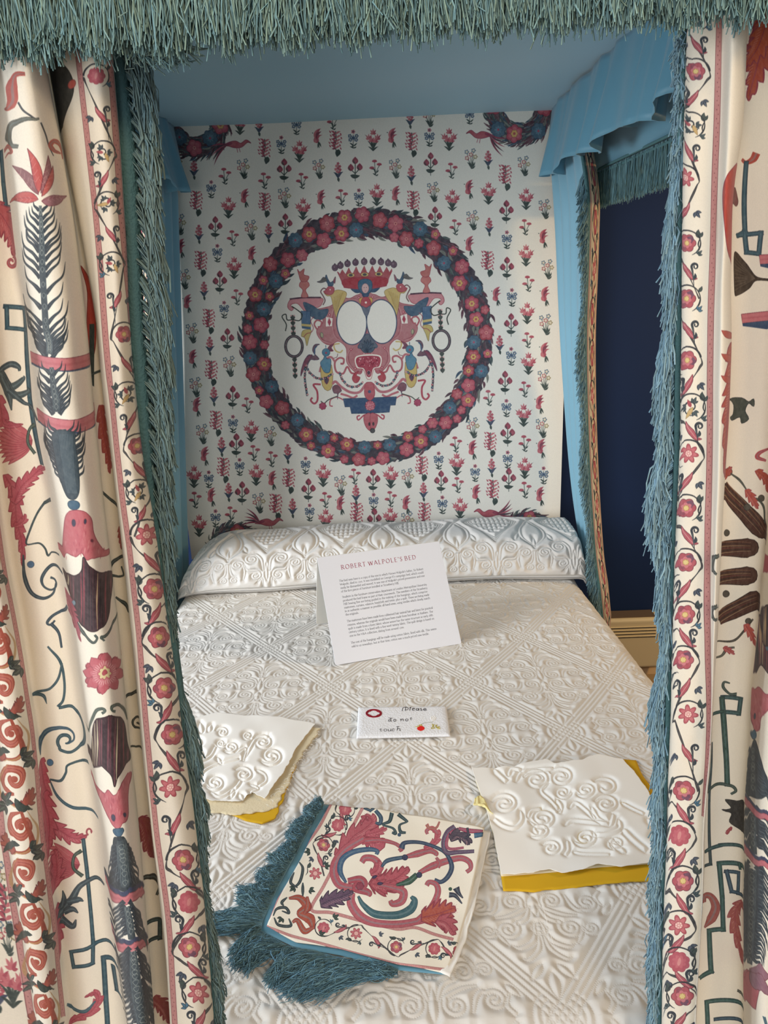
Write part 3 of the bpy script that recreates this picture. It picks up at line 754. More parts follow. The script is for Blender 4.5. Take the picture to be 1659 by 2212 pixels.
# birds beside the corner wreaths
def bird(cv, c, s, fx, fy, tail=1):
    P = lambda x, y: c + C(x*fx, y*fy)*s
    cv.ink(cr([P(-1.3, .1), P(-.6, -.25), P(0, -.35), P(.5, -.15), P(.95, -.45), P(1.25, -.38), P(1.5, -.15), P(1.2, -.22), P(1.0, -.1), P(.55, .25), P(-.1, .3), P(-.7, .15)], 5), 'b04a58', '6a1f35', .9)
    cv.fill(leaf(P(-.3, -.15), P(-1.2, .05), s*.3), '8c2f4a')
    for a in range(5): cv.fill(leaf(P(-.8, 0), P(-2.6 + a*.12, .25 + a*.22*tail), s*.16, .08), ['8c2f4a', '43303f', 'a8455a', '4a3340', '7a2a40'][a])
    cv.line([P(.1, .25), P(.2, .75)], 1.2, 'a8455a'); cv.line([P(.3, .2), P(.45, .7)], 1.2, 'a8455a')
bird(hc, cr1(318, 155), 23, .95, 1, 2); bird(hc, cr1(1318, 118), 23, -.95, 1, 2)
bird(hc, cr1(450, 1695), 23, .95, 1, -1.8); bird(hc, cr1(1350, 1658), 23, -.95, 1, -1.8)
# --- coat of arms: mirrored halves about a slightly leaning axis, read off an enlarged crop
def cz(X, y):  # X from the axis (negative left), y down, crop scale
    X = np.asarray(X, float); y = np.asarray(y, float)
    zx = 792 + (y - 600)*.0415 + X; zy = y - X*.039
    return (600 + zx*.2411) + 1j*(530 + zy*.2411)
def both(fn):
    for s in (-1, 1): fn(lambda x, y, s=s: cz(s*x, y), s)
CR_, CR2, CDR = 'bd6470', 'c97a82', '8f2438'
def poly(pts): return np.array([complex(p) for p in pts])
def half(M, s):
    o = lambda pts, col, lc=CDR, lw=.9, n=6: hc.ink(cr([complex(M(*p)) for p in pts], n, True), col, lc, lw)
    ln = lambda pts, w, col: hc.line(cr([complex(M(*p)) for p in pts], 6), w, col)
    # body wing of the frame round the ovals
    o([(0, 470), (70, 440), (150, 470), (250, 440), (300, 520), (380, 545), (450, 560), (430, 600), (395, 640), (400, 690), (450, 740), (440, 800), (390, 860), (330, 880), (260, 850), (200, 900), (190, 960), (190, 1050), (110, 1140), (60, 1130), (40, 960), (0, 980)], 'b06a70')
    for q in ([(30, 500), (110, 470), (200, 480), (270, 540), (300, 620), (300, 700), (280, 800), (210, 860)], [(300, 545), (390, 570), (420, 600), (385, 640)], [(320, 860), (400, 830), (430, 770)], [(120, 1110), (170, 1040), (170, 960), (120, 910)], [(40, 960), (70, 1040), (60, 1110)]): hc.line(cr([complex(M(*p)) for p in q], 6), [.6, 2.0, .6], '8f3a4a', .75); hc.line(cr([complex(M(p[0] + 12, p[1] + 6)) for p in q], 6), [.4, 1.3, .4], 'd9a3a2', .6)
    for x, y in ((150, 925), (120, 1100), (330, 610), (60, 465)): hc.fill(petals(complex(M(x, y)), 3.2, 4, .4), 'a8324a'); hc.fill(ell(complex(M(x, y)), 1.1), 'efe0d4')
    # cornice with bracket
    o([(400, 455), (640, 455), (690, 480), (700, 530), (670, 560), (650, 540), (672, 520), (660, 500), (610, 500), (560, 560), (520, 600), (430, 640), (360, 610), (450, 580), (470, 540), (430, 540), (395, 510)], CR2)
    ln([(400, 452), (560, 447), (680, 455)], 3.2, '4c3040')
    # urn with flame
    o([(515, 440), (535, 380), (500, 340), (520, 300), (570, 300), (590, 340), (560, 380), (575, 440)], 'c46a66')
    o([(520, 300), (500, 260), (545, 240), (540, 190), (580, 215), (600, 190), (590, 240), (570, 300)], 'b9605c')
    # swan neck
    ln([(385, 520), (365, 480), (380, 440), (400, 400), (375, 370), (350, 380), (335, 392)], 2.4, '6b4a50')
    # drapery
    o([(340, 560), (420, 560), (480, 520), (560, 490), (520, 590), (440, 650), (370, 630)], '3d5872', '2c3a56')
    o([(500, 570), (585, 565), (580, 720), (505, 735)], '3a5a80', '2c3a56', n=1); o([(500, 690), (585, 680), (585, 700), (500, 712)], 'c8b06a', 'a08840', .5, 1)
    for k in range(5): ln([(515 + k*15, 575), (515 + k*14, 680)], .5, '6f93ad')
    o([(500, 740), (570, 740), (590, 790), (560, 810), (545, 880), (525, 820)], 'c0a85e', '5a5030', .7)
    # dragon/hound head with mane
    o([(170, 420), (240, 390), (290, 400), (300, 380), (330, 380), (345, 410), (370, 410), (345, 440), (310, 450), (290, 560), (265, 640), (240, 560), (200, 500)], 'c9ab62', '8a6a34')
    for k in range(6): ln([(200 + k*16, 410 + k*8), (230 + k*11, 480 + k*16), (245 + k*7, 540 + k*14)], .7, '94763c')
    o([(280, 370), (320, 350), (360, 390), (375, 400), (350, 425), (310, 430), (285, 410)], 'b5505c'); hc.fill(ell(complex(M(315, 385)), 1.4), 'f0e0d0')
    o([(290, 350), (285, 310), (310, 320), (330, 290), (345, 250), (355, 290), (335, 330), (330, 350)], '3d5872', '2c3a56')
    o([(340, 300), (370, 270), (400, 300), (430, 310), (390, 320)], '5d5a5a', '3a3440', .6); o([(270, 330), (262, 270), (285, 310)], '8a4a5a', '3a3440', .6)
    # scroll flourish beside the frame
    for p in [[(445, 740), (470, 690), (445, 655), (405, 670), (415, 710), (440, 715)]]: ln(p, 3.4, 'b0505c')
    ln([(470, 620), (500, 660), (480, 720), (500, 760), (540, 770), (570, 800)], 1.4, '9a3a4c')
    o([(300, 640), (365, 625), (370, 715), (310, 715)], 'e6ded2', CDR, .8, 1); hc.fill(cr([complex(M(335, 635)), complex(M(350, 675)), complex(M(335, 712)), complex(M(318, 675))], 1, True), 'a8324a')
    o([(395, 780), (412, 765), (418, 795), (400, 812)], 'a5a07a', '3d5a50', .8)
    # lower body: S scrolls
    ln([(60, 1130), (150, 1140), (190, 1080), (230, 1140), (290, 1120), (300, 1040), (260, 1000), (220, 1010), (225, 1050), (250, 1050)], 4.0, 'b0525e')
    ln([(300, 1030), (330, 990), (370, 1000), (420, 1060), (440, 1120)], 4.4, 'b9626c'); ln([(310, 1000), (280, 990), (270, 960)], 1.2, '6b3a48')
    ln([(250, 870), (300, 880), (290, 930), (250, 950), (225, 930)], 3.0, 'c8ab62'); o([(300, 870), (345, 890), (360, 930), (310, 935), (325, 905)], '6a3a50')
    # blue finial, gold apron
    o([(330, 1060), (420, 1060), (430, 1110), (420, 1240), (375, 1290), (330, 1240)], 'c9ab5c', '7a5a34', 1, 2)
    o([(335, 1010), (370, 1000), (385, 960), (400, 1000), (430, 1040), (405, 1110), (375, 1130), (345, 1110)], '4a7f9c', '2c3a56'); hc.ink(ell(complex(M(375, 945)), 8.5, 8.5), '3f7595', '2c3a56', .8); hc.fill(ell(complex(M(375, 950)), 2.2), 'a8324a'); ln([(375, 905), (375, 880)], 1.6, '3a6a85')
    o([(360, 1190), (385, 1175), (400, 1200), (380, 1230)], '4a3a50')
    # peacock
    o([(545, 1060), (560, 1000), (530, 960), (480, 970), (470, 900), (450, 880), (430, 870), (470, 870), (492, 900), (490, 940), (440, 1000), (480, 1010), (520, 1010), (560, 1090)], '6a4a58', '37304a', .9)
    ln([(480, 960), (475, 910), (455, 885)], 2.8, '38557a'); o([(500, 960), (560, 990), (600, 1080), (610, 1150), (575, 1080), (530, 1010)], '7a3a50', '37304a', .7)
    # garlands
    for pts in ([(560, 1070), (520, 1130), (470, 1170), (400, 1180), (330, 1140)], [(260, 1130), (240, 1190), (190, 1250), (120, 1260), (60, 1230)], [(560, 1060), (575, 1150), (570, 1240), (560, 1330)]):
        p = cr([complex(M(*q)) for q in pts], 7); hc.line(p, 4.2, '33404a')
        for k, z in enumerate(p[::2]): hc.fill(ell(z + C(random.uniform(-1.5, 1.5), random.uniform(-1.5, 1.5)), 2.3), ['b04a58', '35506e', 'c9848a', '5a3a4c'][k % 4]); hc.fill(ell(z, .9), 'e0c8b8', .8)
    # scroll feet
    ln([(435, 1230), (500, 1230), (470, 1290), (470, 1370), (500, 1400), (530, 1370), (515, 1345)], 4.0, 'b23c50')
    ln([(30, 1240), (90, 1310), (170, 1310), (250, 1260), (300, 1210), (330, 1230)], 5.4, 'ba6470'); ln([(110, 1340), (150, 1360), (200, 1340), (260, 1320)], 4.4, 'bb5c68')
    o([(100, 1220), (80, 1180), (110, 1160), (90, 1120), (135, 1150), (150, 1190), (130, 1225)], 'b23c48')
    ln([(215, 1390), (290, 1350), (350, 1370), (360, 1420), (335, 1430)], 2.6, 'b8505e'); ln([(290, 1340), (370, 1370), (410, 1400), (440, 1380)], 2.0, '37433c')
    hc.ink(petals(complex(M(425, 1425)), 8, 7, .2), 'a8385a', '6a1f35', .8)
    o([(250, 1290), (290, 1240), (330, 1260), (320, 1310), (290, 1320), (290, 1370), (280, 1320)], '7a4a58', '37304a', .8)
    # blue plinth
    o([(0, 1365), (240, 1365), (225, 1440), (180, 1440), (170, 1500), (0, 1505)], '2e4a70', '22304a', 1, 1)
    ln([(20, 1510), (60, 1520), (110, 1560), (120, 1530), (95, 1520)], 2.8, 'b23c50'); o([(0, 1510), (55, 1520), (60, 1580), (35, 1640), (0, 1650)], 'b85560')
    # side pendants
    X0 = 660
    for y0, y1, n in ((600, 790, 4), (975, 1170, 4)):
        for k in range(n):
            y = y0 + (y1 - y0)*(k + .5)/n; hc.fill(leaf(complex(M(X0, y - 26)), complex(M(X0, y + 26)), 10), '3a4240'); hc.fill(ell(complex(M(X0 - 14, y - 20)), 1.8), 'd49a98'); hc.fill(ell(complex(M(X0 + 14, y - 20)), 1.8), 'd49a98')
    th = np.linspace(0, 2*pi, 60); el = cz(s*(X0 + 75*np.cos(th)), 880 + 92*np.sin(th))
    hc.line(el, 6.0, '3a3a44'); hc.line(el, 1.3, 'b9848a', .7)
    for k in range(0, 60, 4): hc.fill(leaf(complex(el[k]), complex(el[k] + (el[k] - complex(M(X0, 880)))*.16), 3), '33363e')
    ln([(X0, 640), (X0 - 60, 650), (X0 - 85, 600), (X0 - 50, 560), (X0 + 5, 520)], 2.2, '2e3430'); ln([(X0, 640), (X0 + 50, 640), (X0 + 60, 590), (X0 + 95, 610), (X0 + 60, 680), (X0 + 70, 740)], 2.2, '2e3430')
both(half)
# ovals, crown, face, shell, lion mask
o = lambda pts, col, lc=CDR, lw=.9, n=6: hc.ink(cr([complex(cz(*p)) for p in pts], n, True), col, lc, lw)
th = np.linspace(0, 2*pi, 60)
for s in (-1, 1):
    e_ = cz(s*134 + 134*np.cos(th), 688 + 196*np.sin(th)); hc.ink(e_[:-1], 'e6e2d7', '2c3f60', 2.0)
o([(-62, 300), (0, 285), (62, 300), (70, 370), (130, 380), (90, 420), (40, 425), (20, 460), (-20, 460), (-40, 425), (-90, 420), (-130, 380), (-70, 370)], '2e4a6c', '22304a')
bx_ = [-264, -214, -150, -78, 0, 78, 150, 214, 264]; by_ = [190, 172, 158, 150, 146, 148, 154, 166, 182]
pts_ = []
for k in range(9):
    pts_ += [(bx_[k]*.93, by_[k] + 36), (bx_[k]*.93 + (18 if k < 8 else 0), 240)]
    if k < 8: pts_ += [((bx_[k] + bx_[k+1])*.465, 252)]
hc.ink(np.array([complex(cz(*p)) for p in pts_] + [complex(cz(*p)) for p in [(215, 300), (190, 372), (90, 388), (0, 392), (-90, 388), (-190, 372), (-215, 300)]]), 'a9474f', CDR, .9)
for k in range(9):
    x, y = bx_[k], by_[k]
    hc.ink(ell(complex(cz(x, y)), 6.6, 7.2), '5f4658', '332838', .7); hc.fill(ell(complex(cz(x, y - 33)), 1.6), '3a2e3c'); hc.fill(ell(complex(cz(x - 6, y - 6)), 1.8), '8b7585', .7)
o([(-190, 300), (0, 285), (190, 300), (190, 360), (90, 380), (-90, 380), (-190, 360)], 'a6303c')
for x in (-125, 0, 125): hc.ink(ell(complex(cz(x, 262)), 8.5, 4.6), 'c8ab62', '7a2a30', .8); hc.fill(ell(complex(cz(x, 262)), 4.4, 2.8), '3c3c44')
o([(-55, 320), (0, 300), (55, 320), (62, 380), (30, 430), (-30, 430), (-62, 380)], '2f5878', '22304a'); hc.ink(ell(complex(cz(0, 385)), 7.6, 10.5), 'cfa6a4', '8a5058', .7)
for x in (-10, 10): hc.fill(ell(complex(cz(x, 378)), .9), '5a3a44')
hc.line([complex(cz(-7, 410)), complex(cz(7, 410))], .8, 'a8485a')
for s in (-1, 1): o([(s*25, 470), (s*60, 480), (s*50, 520), (s*20, 530)], 'c9a450', '8a5a34', .8)
o([(-25, 470), (25, 470), (45, 530), (0, 590), (-45, 530)], 'b0404c'); hc.fill(ell(complex(cz(0, 512)), 2.4), 'efe0d4')
o([(0, 560), (40, 545), (0, 640), (-40, 545)], '5a6478', '2c3f60'); o([(0, 790), (60, 860), (80, 920), (-80, 920), (-60, 860)], '4e5a6c', '2c3f60')
for k in range(7): hc.ink(leaf(complex(cz(0, 960)), complex(cz(70*sin((k - 3)*.42), 950 - 110*cos((k - 3)*.42))), 8), '3d5066', '20293a', .8)
o([(-105, 985), (105, 985), (110, 1090), (50, 1110), (20, 1190), (0, 1200), (-20, 1190), (-50, 1110), (-110, 1090)], 'e6dccf', 'b0404c', 1)
o([(-92, 1000), (92, 1000), (95, 1080), (40, 1100), (15, 1170), (-15, 1170), (-40, 1100), (-95, 1080)], 'a9364a')
for k in range(60): hc.fill(ell(complex(cz(random.uniform(-80, 80), random.uniform(1005, 1085))), 1.3), random.choice(['c9707c', '7a2036', 'd9949a', '8f2438']))
hc.ink(leaf(complex(cz(0, 1120)), complex(cz(0, 1165)), 8), '4a3040', 'd9949a', .8)
o([(-35, 1240), (0, 1225), (35, 1240), (45, 1340), (0, 1390), (-45, 1340)], 'b5505c'); hc.fill(ell(complex(cz(0, 1310)), 3.4), '3c4a70')
hc.ink(petals(complex(cz(0, 1435)), 11, 12, .15), 'b8586a', '7a2036', 1)
for k in range(26): hc.fill(ell(complex(cz(random.uniform(-35, 35), random.uniform(1405, 1470))), 1.0), 'd58c94')
hc.fill(ell(complex(cz(-14, 1600)), 2.2, 4), '3a2e34'); hc.fill(ell(complex(cz(22, 1600)), 2.2, 4), '3a2e34'); hc.ink(ell(complex(cz(12, 1660)), 5), '45484c', '25282c', 1)
wash(hc, 'e2ded3', .20)
IM_head = to_image('headcloth_print', hc.img)
nx, nz = 90, 90
X, Z = np.meshgrid(np.linspace(HX0, HX1, nx), np.linspace(HZ0, HZ1, nz))
Y = HY + .0022*np.sin(X*13 + 2*np.sin(Z*3)) + .0016*np.sin(Z*8 + X*6) - .004*np.clip((Z - 1.1), 0, 1)*np.sin(X*7)
uvh = np.stack([(X - HX0)/(HX1 - HX0), (Z - HZ0)/(HZ1 - HZ0)], -1).reshape(-1, 2)
hd = mesh('headcloth', np.stack([X, Y, Z], -1), quads(nz, nx), mat('printed_headcloth', img=IM_head, rough=.9, weave=900, bdist=.0003), None, uv=uvh)
tag(hd, 'printed cotton headcloth with flower sprigs, a large flower wreath and a crowned cartouche', 'headcloth')

# ================================================================== FOOT CURTAINS (big print, vine border, fringe)
CLOTH = 'e8dfcc'
CZ0, CZ1 = .66, 1.86                    # printed length seen between the fringe and the bottom of the frame
CPX = 2300.0
def bnd(s):                              # 'x,y x,y ...' photo points -> x as a function of y, extrapolated
    p = np.array([list(map(float, q.split(','))) for q in s.split()]); p = p[p[:, 1].argsort()]
    x, y = p[:, 0], p[:, 1]
    def g(v):
        v = np.asarray(v, float); r = np.interp(v, y, x)
        s0 = (x[min(2, len(x)-1)] - x[0])/(y[min(2, len(x)-1)] - y[0]); s1 = (x[-1] - x[-3 if len(x) > 2 else 0])/(y[-1] - y[-3 if len(x) > 2 else 0])
        return np.where(v < y[0], x[0] + s0*(v - y[0]), np.where(v > y[-1], x[-1] + s1*(v - y[-1]), r))
    vs = np.arange(-200, 5200, 20.0); gs = g(vs)
    k = np.ones(7)/7; gp = np.convolve(np.pad(gs, 3, 'edge'), k, 'valid'); gp[:3] = gs[:3]; gp[-3:] = gs[-3:]
    return lambda v: np.interp(v, vs, gp)
class Curtain:
    def __init__(s, bounds, widths, kn, depth0=.69):
        s.B = bounds; s.kn = kn; s.D_ = {}
        for k in range(len(widths)):
            q = sorted((t, d) for kk, t, d in kn if kk == k and 0 <= t <= 1 and not (t == .96))
            if k: q = sorted(q + ([(0, [d for kk, t, d in kn if kk == k-1][-1])] if q[0][0] > .2 else []))
            s.D_[k] = (np.array([a for a, _ in q]), np.array([b for _, b in q]))
        s.dummy = 0; s.W = widths; s.U = np.concatenate([[0], np.cumsum(widths)]); s.D = depth0
        s.w = int(s.U[-1]); s.h = int((CZ1 - CZ0)*CPX); s.k = 0
        s.cv = Canvas(s.w, s.h, CLOTH, s.f)
    def strip(s, k, clip=True): s.k = k; s.cv.clip = (int(s.U[k]), int(s.U[k+1]))
    def f(s, z):
        l, r = s.B[s.k](z.imag), s.B[s.k + 1](z.imag)
        dd = np.interp((z.real - l)/np.maximum(r - l, 1), *s.D_[s.k]); _, w = at_y(z.real, z.imag, dd)
        return s.U[s.k] + (z.real - l)/(r - l)*s.W[s.k] + 1j*(CZ1 - w)*CPX
    def build(s, name, knots, m, parent, ztop=1.93, zbot=.03, dz=.007, sub=5, wrinkle=.0012):
        zs = np.arange(ztop, zbot, -dz); nz = len(zs)
        X, Y, U = [], [], []
        for (k, t, d) in knots:
            v = np.full(nz, 1000.0); dd = np.full(nz, float(d))
            for _ in range(7):
                px = s.B[k](v) + t*(s.B[k+1](v) - s.B[k](v)); x, w = at_y(px, v, dd)
                _, v = project(x, dd, zs)
            px = s.B[k](v) + t*(s.B[k+1](v) - s.B[k](v)); x, w = at_y(px, v, dd)
            X.append(x); Y.append(dd); U.append(np.full(nz, s.U[k] + min(max(t, 0), 1)*s.W[k]))
        X, Y, U = (np.stack(a, 1) for a in (X, Y, U)); n = X.shape[1]
        tt = np.linspace(0, n - 1, (n - 1)*sub + 1); i = np.clip(tt.astype(int), 0, n - 2); f = tt - i
        def sp(A, lin_=False):
            if lin_: return A[:, i]*(1 - f) + A[:, i+1]*f
            P = np.concatenate([A[:, :1], A, A[:, -1:]], 1); a, b, c, d = P[:, i], P[:, i+1], P[:, i+2], P[:, i+3]
            return .5*(2*b + (c - a)*f + (2*a - 5*b + 4*c - d)*f*f + (3*b - a - 3*c + d)*f**3)
        Xs, Ys, Us = sp(X), sp(Y), sp(U, True)
        nn = vnoise(nz, len(tt), 6) - .5; n2 = vnoise(nz, len(tt), 22) - .5
        Ys = Ys + nn*wrinkle*2 + n2*wrinkle*5
        Zs = np.broadcast_to(zs[:, None], Xs.shape)
        uv = np.stack([Us/s.w, np.abs((Zs - CZ0)/(CZ1 - CZ0))], -1)
        V = np.stack([Xs, Ys, Zs], -1)
        wash(s.cv, CLOTH, .16)
        im = to_image(name + '_print', s.cv.img)
        mt = mat(name + '_cotton', img=im, rough=.8, weave=700, bdist=.0003, back=lin('8ab4c8'), sheen=.1, transl=.10)
        return mesh('printed_cloth', V.reshape(-1, 3), quads(nz, len(tt))[:, ::-1], mt, parent, uv=uv.reshape(-1, 2)), V

def frond(cv, pts, wid, blade, up=-1, n=22, col='2f3c44', y0=0, y1=1):
    """feathery column: trunk along pts with curved pointed blades; up=-1 blades point up, +1 down"""
    sp = cr(pts, 12); L = len(sp); W = lambda t: np.interp(t, np.linspace(0, 1, len(wid)), wid); Bl = lambda t: np.interp(t, np.linspace(0, 1, len(blade)), blade)
    for k in range(n):
        t = (k + .5)/n; z = sp[int(t*(L - 1))]
        for s in (-1, 1):
            b = Bl(t)*random.uniform(.85, 1.1); o = z + s*W(t)*.4
            p = cr([o - 1j*up*b*.35*1.0, o + s*b*.28 + 0j, o + s*b*.62 + 1j*up*b*.34, o + s*b*.72 + 1j*up*b*.9], 5)
            cv.line(p, [W(t)*.4 + 4, 6.0, 3.6, .5], '222c36'); cv.line(p[2:-3], [1.2, 1.0, .4], '63777f', .55)
    cv.fill(band(sp, np.interp(np.linspace(0, 1, L), np.linspace(0, 1, len(wid)), wid)), col)
    for k in range(int(abs(sp[-1] - sp[0])/13)):
        t = (k + .5)*13/abs(sp[-1] - sp[0]); z = sp[int(min(t, .99)*(L - 1))]; w = W(t)
        cv.line(np.append(leaf(z - 6j, z + 6j, w*.5), 0)[:-1], .9, '9fa79c', .75)
        for s in (-1, 1): cv.line([z + s*w*.42 - 6j, z + s*w*.34 + 6j], .9, '6c7f86', .5)
def bandbar(cv, a, b, h1, h2=9):
    d = (b - a); n = d/abs(d)*1j
    cv.ink(np.array([a, b, b + n*h1, a + n*h1]), 'c4646c', '7a2f3c', 1.3); cv.fill(np.array([a + n*h1*.4, b + n*h1*.4, b + n*h1*.6, a + n*h1*.6]), 'b34f5a', .6)
    if h2: cv.fill(np.array([a + n*h1, b + n*h1, b + n*(h1 + h2*.7) - d*.03, a + d*.5 + n*(h1 + h2*1.5), a + n*(h1 + h2*.5)]), '2c4466')
def cup(cv, pts, axis, seed=1):
    q = cr(pts, 6, True); cv.ink(q, '3a2028', '241318', 1.6)
    a, b = axis; r = random.Random(seed); lo, hi = q.real.min(), q.real.max()
    cx = (lo + hi)/2
    m0 = cv.clip
    for k in range(17):
        t = (k + .5)/17; xx = lo + 3 + (hi - lo - 6)*t
        col = ['8c2f3c', 'cfc39a', '1e161c', '7a3a46', 'c9a878', '5b2230', '241a20'][r.randrange(7)]
        # keep inside outline: vertical extent of the outline at this x
        ys = []
        for i in range(len(q)):
            p0, p1 = q[i], q[(i+1) % len(q)]
            if (p0.real - xx)*(p1.real - xx) <= 0 and p0.real != p1.real: ys.append(p0.imag + (xx - p0.real)/(p1.real - p0.real)*(p1.imag - p0.imag))
        if len(ys) < 2: continue
        y0, y1 = min(ys) + 3, max(ys) - 3
        if y1 - y0 < 8: continue
        conv = (a - cx)*.0
        cv.line(cr([C(xx, y0), C(xx + (cx - xx)*.06*r.random(), (y0 + y1)/2), C(xx, y1)], 5), [1, 3.2*r.uniform(.6, 1.3), 1], col, .9)
def tulip(cv, pts, down=True):
    q = cr(pts, 5, True); cv.ink(q, 'bf5761', '8c2f3f', 1.4)
    c = q.mean()
    for k in range(46):
        z = q[random.randrange(len(q))]; z = c + (z - c)*random.uniform(.2, .85); cv.fill(leaf(z, z + C(random.uniform(-3, 3), 12), 3), random.choice(['cf7d80', 'a83e4e', 'b84f5c']), .55)
def shellfan(cv, c, r, a0, a1, n=9):
    for k in range(n):
        a = a0 + (a1 - a0)*(k + .5)/n; e = c + r*np.exp(1j*a)*random.uniform(.92, 1.05)
        cv.ink(leaf(c, e, r*.26), 'b9525c', '8c2f3f', 1); cv.line([c, c + (e - c)*.9], 1, '8c2f3f', .6); cv.line([c + (e - c)*.4, c + (e - c)*.92 + 1j], 1.2, 'e0a09c', .5)
def keyline(cv, pts, w, col='2d4d5c'):
    p = np.array([complex(*q) for q in pts]); 
    for a, b in zip(p[:-1], p[1:]):
        d = (b - a)/max(abs(b - a), 1e-6)*w*.5; cv.fill(band(np.array([a - d, b + d]), w), '1d2d38')
    for a, b in zip(p[:-1], p[1:]):
        d = (b - a)/max(abs(b - a), 1e-6)*w*.4; cv.fill(band(np.array([a - d, b + d]), w - 2.4), col)
        cv.line([a, b], w*.22, '4f7480', .5)
def z1(x, y): return C(x/2.9625, y/2.9625)
def z2(x, y): return C(x/2.9625, 700 + y/2.9625)
def z3(x, y): return C(x/2.725, 1400 + y/2.725)
Z = lambda f, s: [f(*map(float, q.split(','))) for q in s.split()]

# ---- left curtain
b0 = bnd('-300,100 -300,1200 -300,2300')
bPa = bnd('-160,100 -120,800 -60,1300 -20,1650 11,1877 27,1994 59,2212')
b1 = bnd('-90,100 -40,700 0,1160 45,1400 60,1480 88,1690 100,1820 118,1950 141,2212')
b2 = bnd('-14,118 5,250 13,337 37,540 64,700 71,767 84,889 98,987 115,1088 135,1227 161,1400 176,1492 198,1657 220,1804 235,1950 253,2060 271,2212')
b3 = bnd('101,125 132,304 162,472 189,700 206,902 216,1004 236,1189 250,1308 264,1437 275,1547 294,1730 312,1914 330,2134 334,2212')
b4 = bnd('103,125 134,304 166,472 209,700 216,835 236,970 253,1105 267,1240 290,1437 305,1620 323,1767 345,1950 367,2134 373,2212')
bps = bnd('164,128 182,304 203,506 219,700 240,889 260,1071 280,1240 297,1400 312,1583 327,1749 341,1877 356,1950 372,2212')
b5 = bnd('245,125 260,304 273,506 281,700 294,869 310,1004 331,1105 351,1257 371,1400 382,1473 393,1583 415,1730 433,1877 448,2024 462,2212')
bsp = bnd('160,100 178,304 199,506 215,700 237,889 257,1071 277,1240 294,1400 309,1583 324,1749 338,1877 352,1950 368,2212')
KNL = [(0, 0, .69), (0, .3, .655), (0, .6, .70), (1, 0, .695), (1, .3, .655), (1, .7, .652), (1, 1, .69), (2, .12, .705), (2, .5, .70), (2, .85, .705),
      (3, -.03, .69), (3, .05, .664), (3, .25, .630), (3, .6, .618), (3, .88, .642), (3, 1.0, .670), (3, .96, .70), (4, .0, .712), (4, .5, .716), (4, 1.0, .712), (5, .0, .69), (5, .12, .672), (5, .6, .66), (6, 0, .650), (6, .3, .640), (6, .6, .640), (6, .85, .654), (6, 1.0, .675), (6, 1.0, .69)]
LC = Curtain([b0, bPa, b1, b2, b3, b4, bsp, b5], [190, 190, 190, 190, 70, 90, 160], KNL)
cv = LC.cv
LC.strip(0)
for y in range(200, 2300, 130):
    for x in range(-280, 60, 90): 
        if x < bPa(y) - 20: sprig(cv, C(x + 20*((y//130) % 2), y), random.randint(1, 8), 42)
sprig(cv, C(8, 1960), 3, 60); sprig(cv, C(20, 2120), 1, 60)
LC.strip(1)      # red scroll border
pinkstripe(cv, [C(float(bPa(y)) + 5, y) for y in range(100, 2300, 100)], 9)
pinkstripe(cv, [C(float(b1(y)) - 6, y) for y in range(100, 2300, 100)], 11)
for k, y in enumerate(range(110, 2260, 98)):
    xl, xr = float(bPa(y)), float(b1(y)); cx = (xl + xr)/2 - 2; w = (xr - xl)*.5; s = 1 if k % 2 else -1
    sp = spiral(C(cx + s*w*.05, y), w*.62, -pi/2*s, -1.35*s, .22, 34)
    cv.line(sp, [4, 15, 17, 13, 10, 9], 'a64432'); cv.line(sp, [1, 8, 10, 8, 5, 3], 'c0604e', .8); cv.line(sp, [.3, 1.2, 1.5, 1, .5], '8a2a2c', .8)
    cv.line(np.concatenate([cr([C(cx - s*w*.3, y + 60), C(cx + s*w*.55, y + 42), sp[0]], 6)]), [3, 13, 6], 'a64432')
    cv.line(cr([C(cx - s*w*.3, y + 62), C(cx + s*w*.6, y + 46), C(cx + s*w*.75, y + 6), C(cx + s*w*.3, y - 30)], 6), [2, 6, 5, 1], 'b98a52', .8)
    acan(cv, [C(cx - s*w*.2, y + 58), C(cx - s*w*.6, y + 44), C(cx - s*w*.72, y + 20)], w*.55, 4, 'a64a3c', '6f2a2c', False)
    triple(cv, C(cx + s*w*.5, y + 52), w*.55, .3*s - .6, '36423a'); triple(cv, C(cx - s*w*.7, y - 38), w*.5, 2.4, '3a463e')
    cv.ink(leaf(C(cx, y + 40), C(cx - s*w*.75, y + 64), w*.3, .2), '323d38', '1f2826', 1)
    cv.fill(ell(C(cx + s*w*.05, y), w*.14), 'a64432')
LC.strip(2)      # strapwork panel
keyline(cv, [(2, 330), (6, 395), (12, 448), (24, 452)], 12); acan(cv, Z(z1, '-60,1300 20,1400 80,1500 100,1640'), 60, 6, 'b04a50'); scroll(cv, spiral(C(24, 566), 14, -1.2, 1.2, .2), [8, 9, 7, 5], 'a63d46')
keyline(cv, [(12, 662), (52, 665), (66, 860), (92, 995)], 10); keyline(cv, [(14, 665), (16, 708), (54, 712)], 9)
scroll(cv, Z(z2, '0,330 10,300 40,270 80,255 120,275 125,300'), [3, 10, 12, 3], '37454c', '1f2a30')
scroll(cv, Z(z2, '10,310 70,400 150,350 155,330'), [16, 16, 8, 1], '3e4c50', '1f2a30'); scroll(cv, Z(z2, '20,330 90,450 185,430 180,400'), [16, 16, 8, 1], '3e4c50', '1f2a30'); scroll(cv, Z(z2, '20,340 60,440 80,550'), [12, 15, 1], '3e4c50', '1f2a30')
scroll(cv, Z(z2, '60,420 150,500 200,520 250,600'), [10, 5, 4], '37454c', '1f2a30')
shellfan(cv, z2(215, 740), 78, pi*.72, pi*1.22, 11); scroll(cv, Z(z2, '230,635 190,680 185,760 230,825'), [7, 5, 5, 7], '3b4a40', '222a28')
